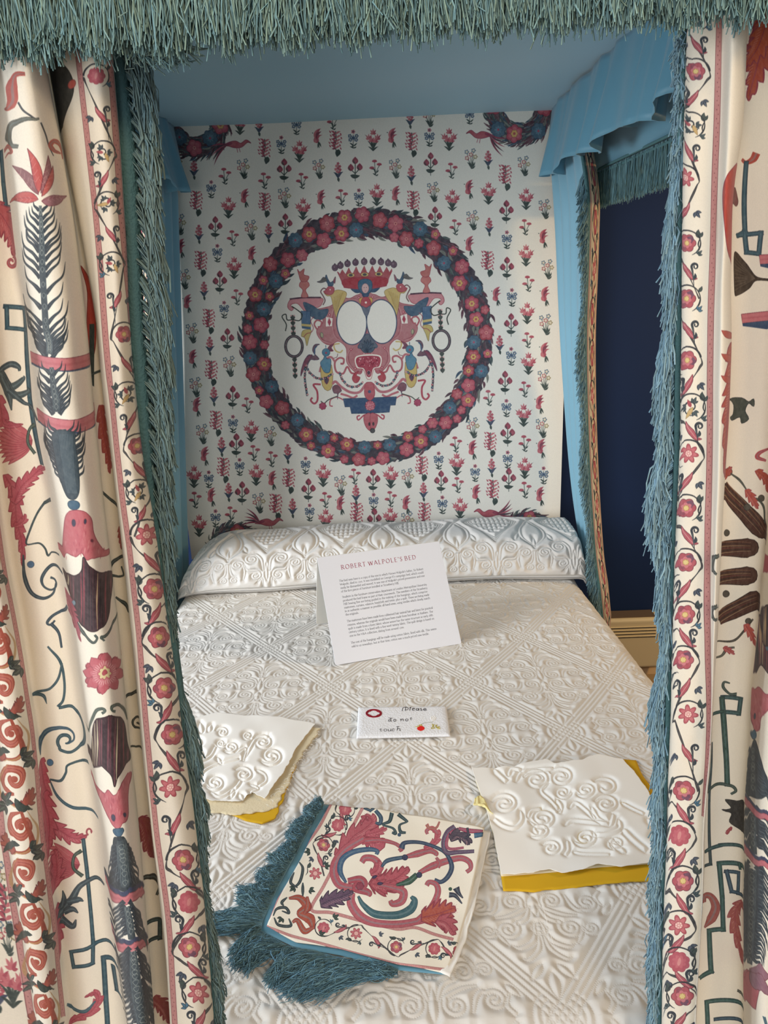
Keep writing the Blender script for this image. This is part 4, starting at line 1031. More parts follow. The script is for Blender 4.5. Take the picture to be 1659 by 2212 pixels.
acan(cv, Z(z2, '40,960 100,1080 110,1250 140,1400 150,1560'), 30, 7); acan(cv, Z(z2, '95,1150 140,1040 220,960 300,890'), 34, 6); acan(cv, Z(z2, '0,450 20,560 40,640 150,640'), 28, 3); acan(cv, Z(z2, '95,1300 150,1260 160,1215'), 18, 3)
scroll(cv, Z(z2, '335,1090 240,1200 185,1330 168,1410 240,1405 280,1440 300,1485 330,1460 380,1450'), [7, 4, 4, 3, 4, 5, 3, 4], '26353c')
sp = spiral(z2(320, 1650), 24, -pi*.5, 1.35, .3)
scroll(cv, Z(z2, '420,1575 350,1540 295,1570 262,1630 275,1680 320,1705 355,1680 350,1640 315,1625'), [4, 7, 7, 4, 4, 4, 5], '2a3a48')
scroll(cv, Z(z2, '150,1480 160,1620 200,1720 270,1755 330,1730 355,1660'), [3, 9, 8, 5, 4], '2a3a48'); cv.ink(ell(z2(195, 1540), 7), '3c5f85', '24364e', 1)
scroll(cv, Z(z2, '430,1770 400,1830 330,1870 300,1910 320,1925 345,1900'), [5, 6, 6, 4, 4], '26384a'); scroll(cv, Z(z2, '320,1915 370,1980 390,2074'), [7, 6, 5], '26384a')
scroll(cv, Z(z3, '0,-20 40,0 -10,100'), [2, 7, 2], '26384a'); scroll(cv, Z(z3, '280,-10 350,80 375,200 370,300 340,345'), [4, 6, 5, 5, 6], '2a4654'); scroll(cv, Z(z3, '360,90 340,180 290,240 200,265 260,280 280,330'), [4, 5, 5, 6, 8, 1], '2a4654')
scroll(cv, list(Z(z3, '345,350 420,345 480,400 498,480 480,560 420,610 360,600')) + list(spiral(z3(385, 545), 18, pi*.75, .9, .25)), [7, 6, 7, 8, 7, 5, 5, 3], '2a4654')
scroll(cv, Z(z3, '240,620 240,540 300,480 380,470 425,500 430,540 400,560'), [2, 12, 8, 4, 4, 4], '2c4a62'); cv.ink(ell(z3(300, 676), 7), '3c6f9a', '24364e', 1)
scroll(cv, Z(z3, '520,640 480,660 400,685 390,730 360,775 300,775'), [7, 5, 4, 6, 4], '26404c'); scroll(cv, Z(z3, '300,780 350,870 440,930 580,945'), [3, 6, 7, 6], '2a4a5c')
acan(cv, Z(z3, '240,640 260,760 290,900 280,1000'), 26, 6); acan(cv, Z(z3, '270,1000 370,1070 440,1110 510,1100'), 36, 5); scroll(cv, spiral(z3(530, 1075), 9, 2, .8, .3), [4, 4, 5], 'a63d4a')
acan(cv, Z(z3, '250,830 290,960 300,1080 280,1180'), 44, 6); shellfan(cv, z3(470, 1270), 76, pi*.78, pi*1.25, 11); scroll(cv, Z(z3, '480,1185 440,1220 435,1290 485,1340'), [7, 5, 5, 7], '3b4a40', '222a28')
acan(cv, Z(z3, '320,1400 340,1300 330,1180'), 40, 4); acan(cv, Z(z3, '320,1480 345,1640 340,1780'), 30, 5)
keyline(cv, [(z3(490, 1125)).real and (z3(490, 1125).real, z3(490, 1125).imag), (z3(508, 1300).real, z3(508, 1300).imag), (z3(545, 1720).real, z3(545, 1720).imag), (z3(545, 1850).real, z3(545, 1850).imag), (z3(440, 1880).real, z3(440, 1880).imag), (z3(425, 1790).real, z3(425, 1790).imag), (z3(560, 1735).real, z3(560, 1735).imag), (z3(700, 1710).real, z3(700, 1710).imag)], 8)
keyline(cv, [(z3(700, 1828).real, z3(700, 1828).imag), (z3(603, 1830).real, z3(603, 1830).imag), (z3(625, 2240).real, z3(625, 2240).imag)], 11)
keyline(cv, [(z3(660, 1870).real, z3(660, 1870).imag), (z3(680, 2010).real, z3(680, 2010).imag), (z3(720, 2010).real, z3(720, 2010).imag)], 8)
scroll(cv, Z(z3, '345,1570 420,1490 470,1400 560,1350 610,1360'), [14, 12, 8, 5], '3a4a54', '1f2a30'); 
for q in ('360,1530 380,1480 375,1430', '380,1560 430,1540 460,1560', '360,1590 430,1640 450,1600', '400,1500 460,1480 490,1490'): scroll(cv, Z(z3, q), [12, 11, 1], '3a4a54', '1f2a30')
acan(cv, Z(z3, '400,2212 520,2160 575,2080 560,2030 500,2060'), 22, 5); scroll(cv, Z(z3, '390,2080 440,2140 500,2150 560,2080'), [3, 7, 8, 3], '2f5266')
LC.strip(3)      # column of fronds
scroll(cv, Z(z1, '165,480 100,490 80,560 85,640 60,690 30,700'), [8, 12, 26, 24, 14, 3], 'b4483f'); scroll(cv, Z(z1, '120,660 160,720 240,770'), [4, 4, 4], '33343a')
scroll(cv, Z(z1, '250,765 160,770 80,800 60,870 80,930 120,940'), [3, 8, 12, 13, 8, 7], '5d5f55', '2c3434'); scroll(cv, Z(z1, '25,930 60,940 80,975 40,980'), [9, 8, 7, 3], 'b4483f')
scroll(cv, Z(z1, '260,790 290,870 310,940 340,1000'), [3, 3, 3, 2], '33343a'); scroll(cv, Z(z1, '385,985 340,960 320,930 350,905 385,940 400,1020'), [3, 10, 11, 10, 7, 3], 'b4483f')
frond(cv, Z(z1, '262,1320 270,1500 275,1700 295,2074') + [z2(320, 120), z2(320, 190)], [6, 13, 15, 16], [16, 44, 50, 52, 46, 36], -1, 22)
for a, b, w, c in (('250,1250', '85,1060', 60, '8a5a5e'), ('250,1240', '180,955', 62, 'c24c4a'), ('265,1240', '305,1000', 46, '9a5f66'), ('270,1260', '335,1065', 40, 'c4524e'), ('250,1280', '68,1275', 72, 'c24c4a'), ('270,1290', '425,1255', 66, '9a626e')):
    p, q_ = Z(z1, a)[0], Z(z1, b)[0]; cv.ink(leaf(p, q_, w/2.96, .08), c, '6b2a34', 1.1); cv.line([p, p + (q_ - p)*.85], .9, '7a2f3c', .7)
    for t in (.25, .4, .55, .7):
        for s in (-1, 1): cv.line([p + (q_ - p)*t, p + (q_ - p)*(t + .1) + 1j*s*(q_ - p)*.1], .7, 'e3b0a8', .6)
bandbar(cv, z2(203, 188), z2(578, 182), 25); frond(cv, Z(z2, '335,275 345,400 360,480 365,560'), [10, 15, 17, 15], [22, 40, 42, 34], -1, 8)
bandbar(cv, z2(252, 562), z2(612, 548), 28)
frond(cv, Z(z2, '400,670 410,780 420,860 445,1000'), [16, 20, 24, 28], [26, 44, 50, 40, 26], -1, 12)
cv.ink(cr(Z(z2, '345,690 360,860 400,1040 430,1110 480,1115 505,1050 500,900 480,760 470,690'), 6, True), '2c3d48', '1c262e', 1.2)
for k in range(9): cv.line(cr([z2(380 + k*10, 700), z2(405 + k*8, 900), z2(430 + k*7, 1080)], 5), .9, '6c8088', .6)
cv.ink(ell(z2(467, 1156), 13, 10.5), '2f5470', '1e3346', 1.2)
tulip(cv, Z(z2, '465,1190 420,1225 408,1330 400,1410 382,1480 405,1500 430,1465 480,1490 520,1460 550,1505 590,1500 620,1490 665,1490 695,1465 690,1440 660,1450 620,1400 590,1330 575,1240 520,1195'))
cv.ink(ell(z2(468, 1272), 4.5, 8), '33304a', '7a2a3a', 1); cv.ink(ell(z2(540, 1265), 3.2, 5.5), '33304a', '7a2a3a', 1); cv.ink(ell(z2(582, 1385), 2.6, 3.4), '6a2a3a', '7a2a3a', .8)
cup(cv, Z(z2, '530,1485 520,1570 480,1612 415,1605 440,1720 480,1850 530,1940 590,1965 650,1940 690,1850 705,1700 716,1590 640,1592 570,1550'), (0, 0), 4)
for q in ('455,1840 500,1920 540,1990 590,2035 615,2010 600,1985', '745,1850 700,1950 660,2000 640,2010 660,2030'): scroll(cv, Z(z2, q), [3, 5, 6, 5, 5], '37403a')
cv.ink(ell(z2(467, 1790), 5, 6), '6a8596', '2c3e4c', 1); acan(cv, Z(z2, '430,1750 460,1850 480,1900 520,2030'), 20, 5, 'a9485a')
rosette(cv, z3(612, 145), 42, 'star'); 
for k in range(8): cv.ink(leaf(z3(612, 145) + 20*np.exp(1j*k*pi/4), z3(612, 145) + 44*np.exp(1j*(k*pi/4 + .1)), 24), 'bd4f5c', '8c2f3f', 1)
cv.fill(petals(z3(612, 145), 30, 10, .3), 'c4606c'); cv.ink(petals(z3(612, 145), 14, 8, .25), 'd9c58c', 'a03746', 1); cv.ink(ell(z3(612, 145), 5.5), 'b5404c', '8c2f3f', .8)
for k in range(30):
    a = k*2*pi/30; cv.line([z3(612, 145) + 16*np.exp(1j*a), z3(612, 145) + 25*np.exp(1j*a)], .9, 'f0cfc4', .8)
for q in ('520,500 545,420 570,360 600,345 618,360 600,372', '745,420 725,360 690,328 660,335 655,360 675,365'): scroll(cv, Z(z3, q), [3, 6, 7, 5, 6], '3f4a3f')
cup(cv, Z(z3, '560,430 600,398 680,395 725,430 745,560 765,640 730,690 700,740 676,802 655,730 600,690 538,694 545,560'), (0, 0), 8)
tulip(cv, Z(z3, '548,800 600,830 620,850 640,820 670,850 700,830 720,770 770,728 752,860 750,980 720,1030 690,1048 650,1020 620,950 590,880'))
cv.ink(ell(z3(668, 985), 4.5, 8), '33304a', '7a2a3a', 1); cv.ink(ell(z3(732, 970), 3, 5), '33304a', '7a2a3a', 1)
cv.ink(ell(z3(697, 1070), 12, 9), '2f5470', '1e3346', 1.2)
cv.ink(cr(Z(z3, '665,1130 690,1098 720,1100 748,1140 760,1240 790,1330 830,1400 640,1420 655,1300'), 6, True), '232e36', '161e24', 1)
frond(cv, Z(z3, '712,1150 722,1250 735,1400'), [24, 26, 20], [14, 30, 38], 1, 8)
for k in range(9): cv.line(cr([z3(690 + k*6, 1120), z3(690 + k*9, 1250), z3(672 + k*16, 1380)], 5), .9, '7f9090', .5)
for q in ('632,1420 680,1452 740,1450 842,1395', '662,1716 710,1738 770,1734 864,1690'):
    p = cr(Z(z3, q), 6); cv.line(p - 3j, 15, '2c3454'); cv.line(p + 9j, 19, '7a2f3c'); cv.line(p + 9j, 16, 'c4646c'); cv.line(p + 9j, 5, 'b34f5a', .6)
frond(cv, Z(z3, '742,1510 760,1600 775,1700'), [12, 16, 16], [36, 40, 40], 1, 8)
frond(cv, Z(z3, '780,1775 790,1900 810,2050 850,2240'), [14, 22, 26, 30], [36, 46, 50, 50], 1, 17)
LC.strip(4)      # deep fold
cv.ink(cr(Z(z1, '520,1700 590,1850 610,2074') + Z(z2, '600,200 560,100 560,-200'), 6, True), 'b5382c', '7a241f', 1.2)
cv.fill(poly(Z(z2, '575,0 600,0 605,400 575,380')), '2c3a38'); acan(cv, Z(z2, '640,520 660,700 690,850 700,960'), 22, 5, 'a8443c')
scroll(cv, Z(z2, '480,420 580,330 640,300'), [4, 5, 5], '2c3434'); scroll(cv, Z(z2, '640,1060 760,1180'), [5, 6], '2c3434'); acan(cv, Z(z2, '760,1300 770,1450'), 12, 4, 'a8443c')
scroll(cv, Z(z2, '800,1480 720,1530 700,1600 780,1620 770,1560'), [6, 8, 6, 4, 3], '2c3434'); scroll(cv, Z(z2, '740,1750 800,1800 820,1850'), [4, 8, 5], '2c3434')
scroll(cv, Z(z3, '840,200 800,260 740,290 720,330'), [7, 7, 5], '31322e'); scroll(cv, spiral(z3(810, 440), 16, 0, 1.4, .2), [4, 5, 4], '31322e'); scroll(cv, Z(z3, '760,580 830,590 850,640 870,680'), [4, 5, 4], '31322e')
acan(cv, Z(z3, '810,1000 850,1050 870,1150 900,1240'), 40, 5, '8f3f3c'); scroll(cv, Z(z3, '840,1350 900,1350 940,1400 920,1460'), [9, 12, 9, 5], '31322e'); keyline(cv, [(318, 1992), (345, 1990), (345, 2028), (318, 2032)], 9, '2c3a38'); acan(cv, Z(z3, '900,2050 970,2120 1000,2212'), 36, 5, '8f3f3c')
LC.strip(5)
cv.ink(cr(Z(z1, '290,340 350,360 420,430 465,520 470,600 430,700 400,800 385,850 350,720 300,500'), 6, True), '31302a', '1d1c1a', 1.2); cv.ink(ell(z1(460, 548), 9), 'c24a3c', '7a2a28', 1)
LC.strip(6)      # vine border
pinkstripe(cv, [C(float(bps(y)) + 6, y) for y in range(60, 2300, 80)], 12)
pinkstripe(cv, [C(float(b5(y)) - (8 if y < 480 else 8 - (y - 480)*.05), y) for y in range(60, 720, 80)], 14)
fl = [(208, 165, 'blob'), (222, 330, 'leafy'), (230, 440, 'leafy'), (240, 570, 'leafy'), (267, 722, 'ros'), (276, 850, 'leafy'), (297, 962, 'ros'), (301, 1060, 'leafy'), (317, 1154, 'star'), (333, 1272, 'ros'), (343, 1376, 'ros'), (354, 1486, 'ros'), (371, 1587, 'ros'), (367, 1700, 'star'), (394, 1859, 'ros'), (407, 1950, 'blob'), (408, 2048, 'ros'), (427, 2147, 'star'), (440, 2260, 'ros')]
def vine_n(cv, fl, *a):  # on the high part only leaves and stems are seen, flowers start lower
    vine(cv, fl, *a)
vine_n(cv, fl[:9], 28, 28); vine(cv, fl[8:], 36, 36)

left = tag(empty('bed_curtain'), 'printed foot curtain on the left with frond column, pink bands and vine border', 'curtain', 'printed foot curtains')
_, VL = LC.build('left_curtain', KNL, None, left)
def edge_curve(B, d, z):
    v = np.full(len(z), 1000.0)
    for _ in range(8): x, w = at_y(B(v), v, d); _, v = project(x, np.full(len(z), d), z)
    return at_y(B(v), v, d)[0], v
# braid header and fringe hanging along the leading edge
br_r = bnd('268,125 290,304 300,506 306,700 315,780 322,902 330,1004 336,1105 352,1257 371,1400 393,1583 415,1730 448,2024 462,2212')
zs = np.arange(1.86, .70, -.006); xa, _ = edge_curve(b5, .684, zs); xb, vb = edge_curve(br_r, .690, zs)
xb = np.maximum(xb, xa + .002)
br = mesh('fringe_braid', np.stack([np.stack([xa - .002, (xa + xb)/2, xb], 1), np.stack([zs*0 + .686, zs*0 + .683, zs*0 + .690], 1), np.stack([zs, zs, zs], 1)], -1), quads(len(zs), 3), M_braid, left); solid(br, .003)
def frg_width(v):                       # how far the threads reach beyond the braid, in photo pixels
    return np.interp(v, [100, 170, 300, 506, 675, 835, 1000, 1172, 1274, 1341, 1400, 1440, 1500, 1590, 1620, 1700, 1760, 1830, 1880, 1950, 2080, 2212], [55, 62, 48, 50, 62, 55, 38, 30, 20, 4, 3, 12, 44, 50, 22, 46, 24, 18, 14, 22, 34, 20])
n = 7500
zz = RNG.uniform(.72, 1.84, n); cl = np.round(zz/.011)*.011; zz = zz*.55 + cl*.45      # threads gather in small tassels
xr, vr = edge_curve(br_r, .690, zz); wd = np.interp(vr, np.linspace(0, 2300, 400), frg_width(np.linspace(0, 2300, 400)))/2400
tas = (np.sin(cl*913.7) + np.sin(cl*377.1))*.5
wd = wd*(1 + .28*tas)
R = np.stack([xr - .004, .694 + RNG.normal(0, .003, n), zz], 1)
k = RNG.uniform(.35, 1.05, n)
T = np.stack([xr + wd*k*.72, .690 + RNG.normal(0, .004, n), zz - .030 - .022*k + RNG.normal(0, .003, n)], 1)
strands('fringe', R, T, .0011, 6, .0022, sag=np.stack([wd*.3, -.004*np.ones(n), .004*np.ones(n)], 1), base='6b8486', var=.22, m=M_frg, parent=left)

# ---- right curtain
def y4(x, y): return C(1100 + x/2.9677, y/2.9677)
def y5(x, y): return C(1100 + x/2.9677, 700 + y/2.9677)
def y6(x, y): return C(1100 + x/2.7244, 1400 + y/2.7244)
c0 = bnd('1486,57 1479,236 1474,371 1471,674 1471,700 1467,1003 1462,1138 1457,1273 1451,1400 1445,1657 1440,1840 1432,2024 1429,2212')
c1 = bnd('1562,84 1557,337 1552,573 1546,700 1543,970 1538,1205 1537,1397 1537,1547 1529,1694 1519,1767 1518,1914 1507,2061 1500,2212')
c2 = bnd('1615,67 1609,236 1599,337 1584,404 1579,674 1582,700 1578,868 1567,1030 1562,1138 1555,1273 1550,1397 1546,1450 1541,1547 1533,1694 1522,1767 1521,1914 1510,2061 1503,2212')
c3 = bnd('1700,60 1690,700 1668,1020 1652,1205 1642,1290 1639,1397 1625,1440 1621,1547 1607,1730 1605,1950 1603,2212')
c4 = bnd('1960,60 1900,1000 1780,1500 1740,1900 1730,2212')
c5 = bnd('2150,60 2150,1000 2100,1700 2100,2212')
KNR = [(0, 0, .70), (0, 0, .682), (0, .12, .672), (0, .45, .664), (0, .8, .660), (0, 1, .658), (1, .35, .635), (1, .8, .642), (1, 1.0, .668), (1, .96, .70), (2, .02, .712), (2, .5, .716), (2, .95, .710),
      (3, 0, .688), (3, .04, .668), (3, .3, .615), (3, .7, .615), (3, 1, .68), (4, .3, .70), (4, .6, .66), (4, 1, .69)]
RC = Curtain([c0, c1, c2, c3, c4, c5], [200, 120, 230, 260, 200], KNR); cv = RC.cv
RC.strip(0)
pinkstripe(cv, [C(x, y) for x, y in ((1552, 0), (1551, 84), (1547, 337), (1541, 573), (1537, 700), (1534, 970), (1528, 1205), (1528, 1397), (1531, 1547), (1526, 1694), (1521, 1767))], 13)
vine(cv, [(1503, 40, 'leafy'), (1503, 155, 'ros'), (1494, 270, 'leafy'), (1482, 385, 'star'), (1486, 525, 'ros'), (1484, 645, 'ros')], 30, 34)
vine(cv, [(1484, 645, 'ros'), (1485, 778, 'ros'), (1494, 880, 'leafy'), (1489, 980, 'star'), (1484, 1098, 'ros'), (1483, 1215, 'ros'), (1481, 1328, 'ros'), (1477, 1425, 'ros'), (1487, 1543, 'star'), (1478, 1709, 'ros')], 32, 34)
vine(cv, [(1478, 1709, 'ros'), (1469, 1806, 'blob'), (1475, 1902, 'ros'), (1465, 1995, 'star'), (1466, 2075, 'blob'), (1473, 2150, 'ros'), (1466, 2260, 'star')], 34, 34)
RC.strip(1)
acan(cv, Z(y5, '1430,120 1420,400 1400,600 1380,980'), 30, 7, 'b5483a'); acan(cv, Z(y4, '1470,1050 1410,1200 1420,1500 1440,1750'), 30, 1, 'b5382c', hat=False)
for y in (30, 180, 320): cv.ink(leaf(y5(1435, y + 60), y5(1365, y + 10), 14), 'b5483a', '8a2a2a', 1)
scroll(cv, Z(y5, '1350,1480 1310,1500 1300,1570 1330,1600'), [9, 9, 8, 6], '323a34'); scroll(cv, Z(y5, '1340,1800 1300,1830 1305,1880 1335,1895'), [9, 9, 8, 6], '323a34')
cv.ink(ell(y6(1212, 512), 6, 5), 'b5453c', '7a2a2a', 1); scroll(cv, Z(y6, '1210,520 1185,570'), [3, 3], 'a03c38')
RC.strip(2)
acan(cv, Z(y4, '1560,-40 1640,200 1600,400 1540,640'), 70, 8, 'a8402c'); acan(cv, Z(y4, '1659,100 1600,300 1520,420'), 50, 6, 'b5482c')
scroll(cv, Z(y4, '1500,1020 1530,1040 1570,1020 1590,980'), [7, 8, 14, 16], 'b03c30'); keyline(cv, [(1616, 352), (1614, 500), (1600, 508), (1645, 503), (1640, 548), (1616, 545), (1613, 500)], 10)
cv.ink(cr(Z(y4, '1450,1620 1520,1680 1580,1770 1659,1790 1659,1800 1580,1800 1540,1850 1480,1890 1450,1870'), 6, True), '3a2e24', '241c18', 1.2)
for k in range(9): cv.line([y4(1575, 1785), y4(1450, 1640 + k*28)], 1, '6a5a48', .7)
bandbar(cv, y4(1605, 1635), y4(1760, 1625), 20); bandbar(cv, y4(1500, 2015), y4(1760, 1985), 20, 12); cv.ink(cr(Z(y4, '1450,1200 1480,1280 1470,1320 1440,1300 1430,1210'), 5, True), '7a4a48', '4a2a2c', 1)
cv.ink(cr(Z(y5, '1420,480 1500,475 1540,500 1570,480 1570,530 1540,510 1520,560 1540,610 1500,640 1490,600 1440,620 1420,600 1445,580 1450,520'), 3, True), '3c443c', '22282a', 1.2)
scroll(cv, Z(y5, '1659,800 1600,830 1590,860 1640,880'), [4, 8, 9, 5], 'b03c44'); acan(cv, Z(y5, '1580,940 1640,1000 1659,1080'), 22, 3, 'a8402c')
for a, b, w in (('1370,1040', '1640,1360', 38), ('1350,1440', '1560,1440', 42), ('1350,1630', '1560,1620', 40), ('1345,1890', '1610,1760', 40)):
    p, q_ = Z(y5, a)[0], Z(y5, b)[0]; L_ = q_ - p; n_ = L_/abs(L_)*1j
    out = np.concatenate([p + L_*np.linspace(0, .85, 6) + n_*w*.5*np.linspace(.7, 1, 6), q_ + np.exp(1j*np.linspace(pi/2, -pi/2, 7))*L_/abs(L_)*w*.5*.9 - L_*.1, (p + L_*np.linspace(0, .85, 6) - n_*w*.5*np.linspace(.7, 1, 6))[::-1]])
    cv.ink(out, '46281e', '241612', 1.5)
    for k in range(7): cv.line([p + n_*w*(k - 3)*.12, q_ + n_*w*(k - 3)*.09 - L_*.06], [1.5, 2.6, .6], ['8a5a3c', '2a1a16', '9c7a50', '6a2c24', '231713', 'a08058', '5a2a20'][k])
scroll(cv, Z(y5, '1320,975 1350,1000 1365,1120'), [5, 8, 4], '3a3026'); scroll(cv, Z(y5, '1335,2035 1450,2030 1560,1900'), [3, 5, 4], '3a3026')
for x, y, r in ((1415, 950, 9), (1525, 1175, 7), (1400, 1340, 7), (1400, 1735, 7), (1530, 1912, 6), (1612, 1122, 7)): cv.ink(ell(y5(x, y), r), 'a8483a' if y == 950 else '4a443a', '2a2420', 1)
acan(cv, Z(y5, '1380,1000 1410,940 1440,920'), 12, 3, 'a8402c'); scroll(cv, Z(y5, '1430,960 1480,1000 1520,1060'), [3, 5, 3], '3a3a30')
for x, y in ((1560, 1130), (1550, 2000)): acan(cv, [y5(x - 40, y - 70), y5(x, y), y5(x + 30, y + 60)], 20, 4, 'b5483a')
scroll(cv, Z(y5, '1580,1120 1630,1180 1640,1280'), [3, 6, 4], '3a3a30')
scroll(cv, Z(y6, '1215,60 1260,50 1290,10 1330,0'), [4, 6, 4], '4a4438'); acan(cv, Z(y6, '1270,0 1300,20 1330,40'), 14, 3, 'b04a44')
scroll(cv, Z(y6, '1305,215 1275,210 1270,240 1300,275 1340,280'), [3, 5, 6, 5, 8], '2e3c34'); keyline(cv, [(y6(1265, 300).real, y6(1265, 300).imag), (y6(1360, 310).real, y6(1360, 310).imag), (y6(1350, 395).real, y6(1350, 395).imag), (y6(1270, 385).real, y6(1270, 385).imag)], 9, '2e4a48')
keyline(cv, [(y6(1262, 310).real, y6(1262, 310).imag), (y6(1275, 600).real, y6(1275, 600).imag), (y6(1282, 800).real, y6(1282, 800).imag)], 11, '2e4a40'); keyline(cv, [(y6(1185, 388).real, y6(1185, 388).imag), (y6(1262, 380).real, y6(1262, 380).imag)], 7, '2e4a40')
keyline(cv, [(y6(1188, 560).real, y6(1188, 560).imag), (y6(1182, 900).real, y6(1182, 900).imag), (y6(1190, 1270).real, y6(1190, 1270).imag), (y6(1155, 1275).real, y6(1155, 1275).imag)], 7, '2e3c40')
scroll(cv, Z(y6, '1170,850 1230,805 1300,810 1325,840 1300,860'), [5, 7, 6, 5], '2e3c34'); cv.ink(cr(Z(y6, '1270,890 1330,900 1380,900 1380,1060 1340,1060 1290,1020 1300,970 1250,950 1300,940'), 4, True), '33312e', '1c1c1c', 1.2); acan(cv, Z(y6, '1300,1050 1280,1080 1270,1085'), 8, 2, 'a03c3c')
keyline(cv, [(y6(1160, 1190).real, y6(1160, 1190).imag), (y6(1240, 1160).real, y6(1240, 1160).imag), (y6(1390, 1160).real, y6(1390, 1160).imag)], 8, '2e4a48')
K6 = lambda s: [(z.real, z.imag) for z in Z(y6, s)]
keyline(cv, K6('1400,1268 1235,1268 1250,1460 1255,1650 1180,1660 1190,1900 1130,1930'), 10, '2e5048'); keyline(cv, K6('1350,1290 1345,1268'), 8, '2e5048'); keyline(cv, K6('1270,1310 1340,1320 1335,1440 1390,1440 1390,1440'), 8, '2e4458'); keyline(cv, K6('1275,1310 1300,1430 1390,1445'), 8, '2e4458')
scroll(cv, Z(y6, '1150,1640 1190,1590 1215,1520 1190,1460 1150,1455 1150,1490'), [3, 18, 16, 12, 10, 6], '9c4a44', '6a2a2c'); acan(cv, Z(y6, '1370,1480 1320,1560 1330,1700 1375,1850'), 28, 5, '9c4a44')
keyline(cv, K6('1390,2075 1165,2080 1170,2240'), 9, '2e5048'); keyline(cv, K6('1390,2170 1210,2175'), 8, '2e4458'); scroll(cv, Z(y6, '1330,2010 1380,2020'), [6, 8], '4a443a')
RC.strip(3)      # front fold on the right
cup(cv, Z(y6, '1450,-160 1560,-200 1600,0 1560,150 1490,100 1440,150 1435,0'), (0, 0), 12)
tulip(cv, Z(y6, '1418,250 1450,240 1480,230 1520,260 1560,240 1530,340 1490,400 1480,470 1450,485 1430,440 1415,340')); cv.ink(ell(y6(1447, 400), 3.5, 7), '33304a', '7a2a3a', 1)
cv.ink(ell(y6(1442, 508), 7, 10), '2f5f80', '1e3346', 1.1)
cv.ink(cr(Z(y6, '1418,600 1440,540 1465,560 1500,700 1523,850 1400,860 1402,740'), 6, True), '27343c', '161e24', 1)
frond(cv, Z(y6, '1436,600 1440,860'), [10, 16], [10, 44], 1, 9); frond(cv, Z(y6, '1440,960 1445,1200'), [12, 14], [46, 50], 1, 10); frond(cv, Z(y6, '1435,1290 1432,1560 1425,1860'), [20, 18, 12], [44, 46, 40, 26], 1, 24)
for a in ('1378,880 1430,930 1480,965 1560,990', '1378,1165 1420,1210 1470,1245 1560,1262'):
    p = cr(Z(y6, a), 6); cv.line(p - 6j, 12, '2c3454'); cv.line(p + 2j, 13, '7a2f3c'); cv.line(p + 2j, 10.5, 'bf5d68')
for a, b, w, c in (('1420,1900', '1380,1990', 26, 'b8505a'), ('1425,1900', '1455,2110', 44, 'b8505a'), ('1425,1890', '1540,1900', 36, '8a5a6a'), ('1430,1900', '1560,2010', 30, '8a5a6a')):
    cv.ink(leaf(Z(y6, a)[0], Z(y6, b)[0], w, .1), c, '6b2a34', 1.1)
scroll(cv, Z(y6, '1500,2145 1520,2200'), [8, 6], '2f5266'); cv.ink(leaf(y5(1570, 1560), y5(1700, 1500), 40), 'b0384a', '7a2036', 1.2); cup(cv, Z(y5, '1620,1840 1680,1800 1800,1850 1750,2000 1640,2060'), (0, 0), 3)
scroll(cv, Z(y6, '1520,0 1600,-30'), [8, 6], '3f6f93')
for k, y in enumerate(range(120, 2250, 420)):      # the print goes on round the fold
    shellfan(cv, C(1860, y), 70, pi*.7, pi*1.3, 9); acan(cv, [C(1800, y + 60), C(1850, y + 140), C(1820, y + 220), C(1760, y + 240)], 40, 6)
    scroll(cv, [C(1720, y - 60), C(1780, y - 90), C(1830, y - 40), C(1800, y)], [4, 9, 8, 4])
RC.strip(4)
for k, y in enumerate(range(60, 2300, 360)):
    keyline(cv, [(1930, y), (2060, y), (2060, y + 120), (1980, y + 120)], 10); acan(cv, [C(1960, y + 160), C(2020, y + 220), C(2080, y + 210)], 44, 6)
    scroll(cv, spiral(C(2050, y + 300), 34, 0, 1.4, .2), [8, 9, 8, 5])
right = tag(empty('bed_curtain'), 'printed foot curtain on the right with blue fringe on its left edge', 'curtain', 'printed foot curtains')
_, VR = RC.build('right_curtain', KNR, None, right)
n = 6000
zz = RNG.uniform(.70, 1.80, n); cl = np.round(zz/.013)*.013; zz = zz*.5 + cl*.5
frl = bnd('1478,100 1470,354 1454,404 1450,539 1444,640 1437,680 1444,750 1430,800 1423,953 1410,1128 1413,1188 1430,1256 1440,1340 1438,1400 1427,1466 1412,1528 1412,1598 1430,1620 1423,1657 1416,1840 1412,2024 1408,2212')
xr, vr = edge_curve(c0, .69, zz); xl, _ = edge_curve(frl, .69, zz - .03)
wd = np.clip(xr - xl, .004, .05)*(1 + .22*np.sin(cl*911) )
k = RNG.uniform(.35, 1.05, n)
fade = np.clip((1.80 - zz)/.12, .25, 1)
R = np.stack([xr + .003, .700 + RNG.normal(0, .002, n), zz], 1)
T = np.stack([xr - wd*k, .697 + RNG.normal(0, .006, n), zz - (.030 + .024*k)*fade + RNG.normal(0, .003, n)], 1)
strands('fringe', R, T, .0011, 6, .0024, sag=np.stack([-wd*.3, 0*wd, .004*np.ones(n)], 1), base='83a3b0', var=.20, m=M_frg, parent=right)
zs = np.arange(1.84, .70, -.006); xa, _ = edge_curve(c0, .69, zs)
br = mesh('fringe_braid', np.stack([np.stack([xa - .004, xa + .004], 1), np.stack([zs*0 + .694, zs*0 + .6955], 1), np.stack([zs, zs], 1)], -1), quads(len(zs), 2), M_braid, right); solid(br, .002)

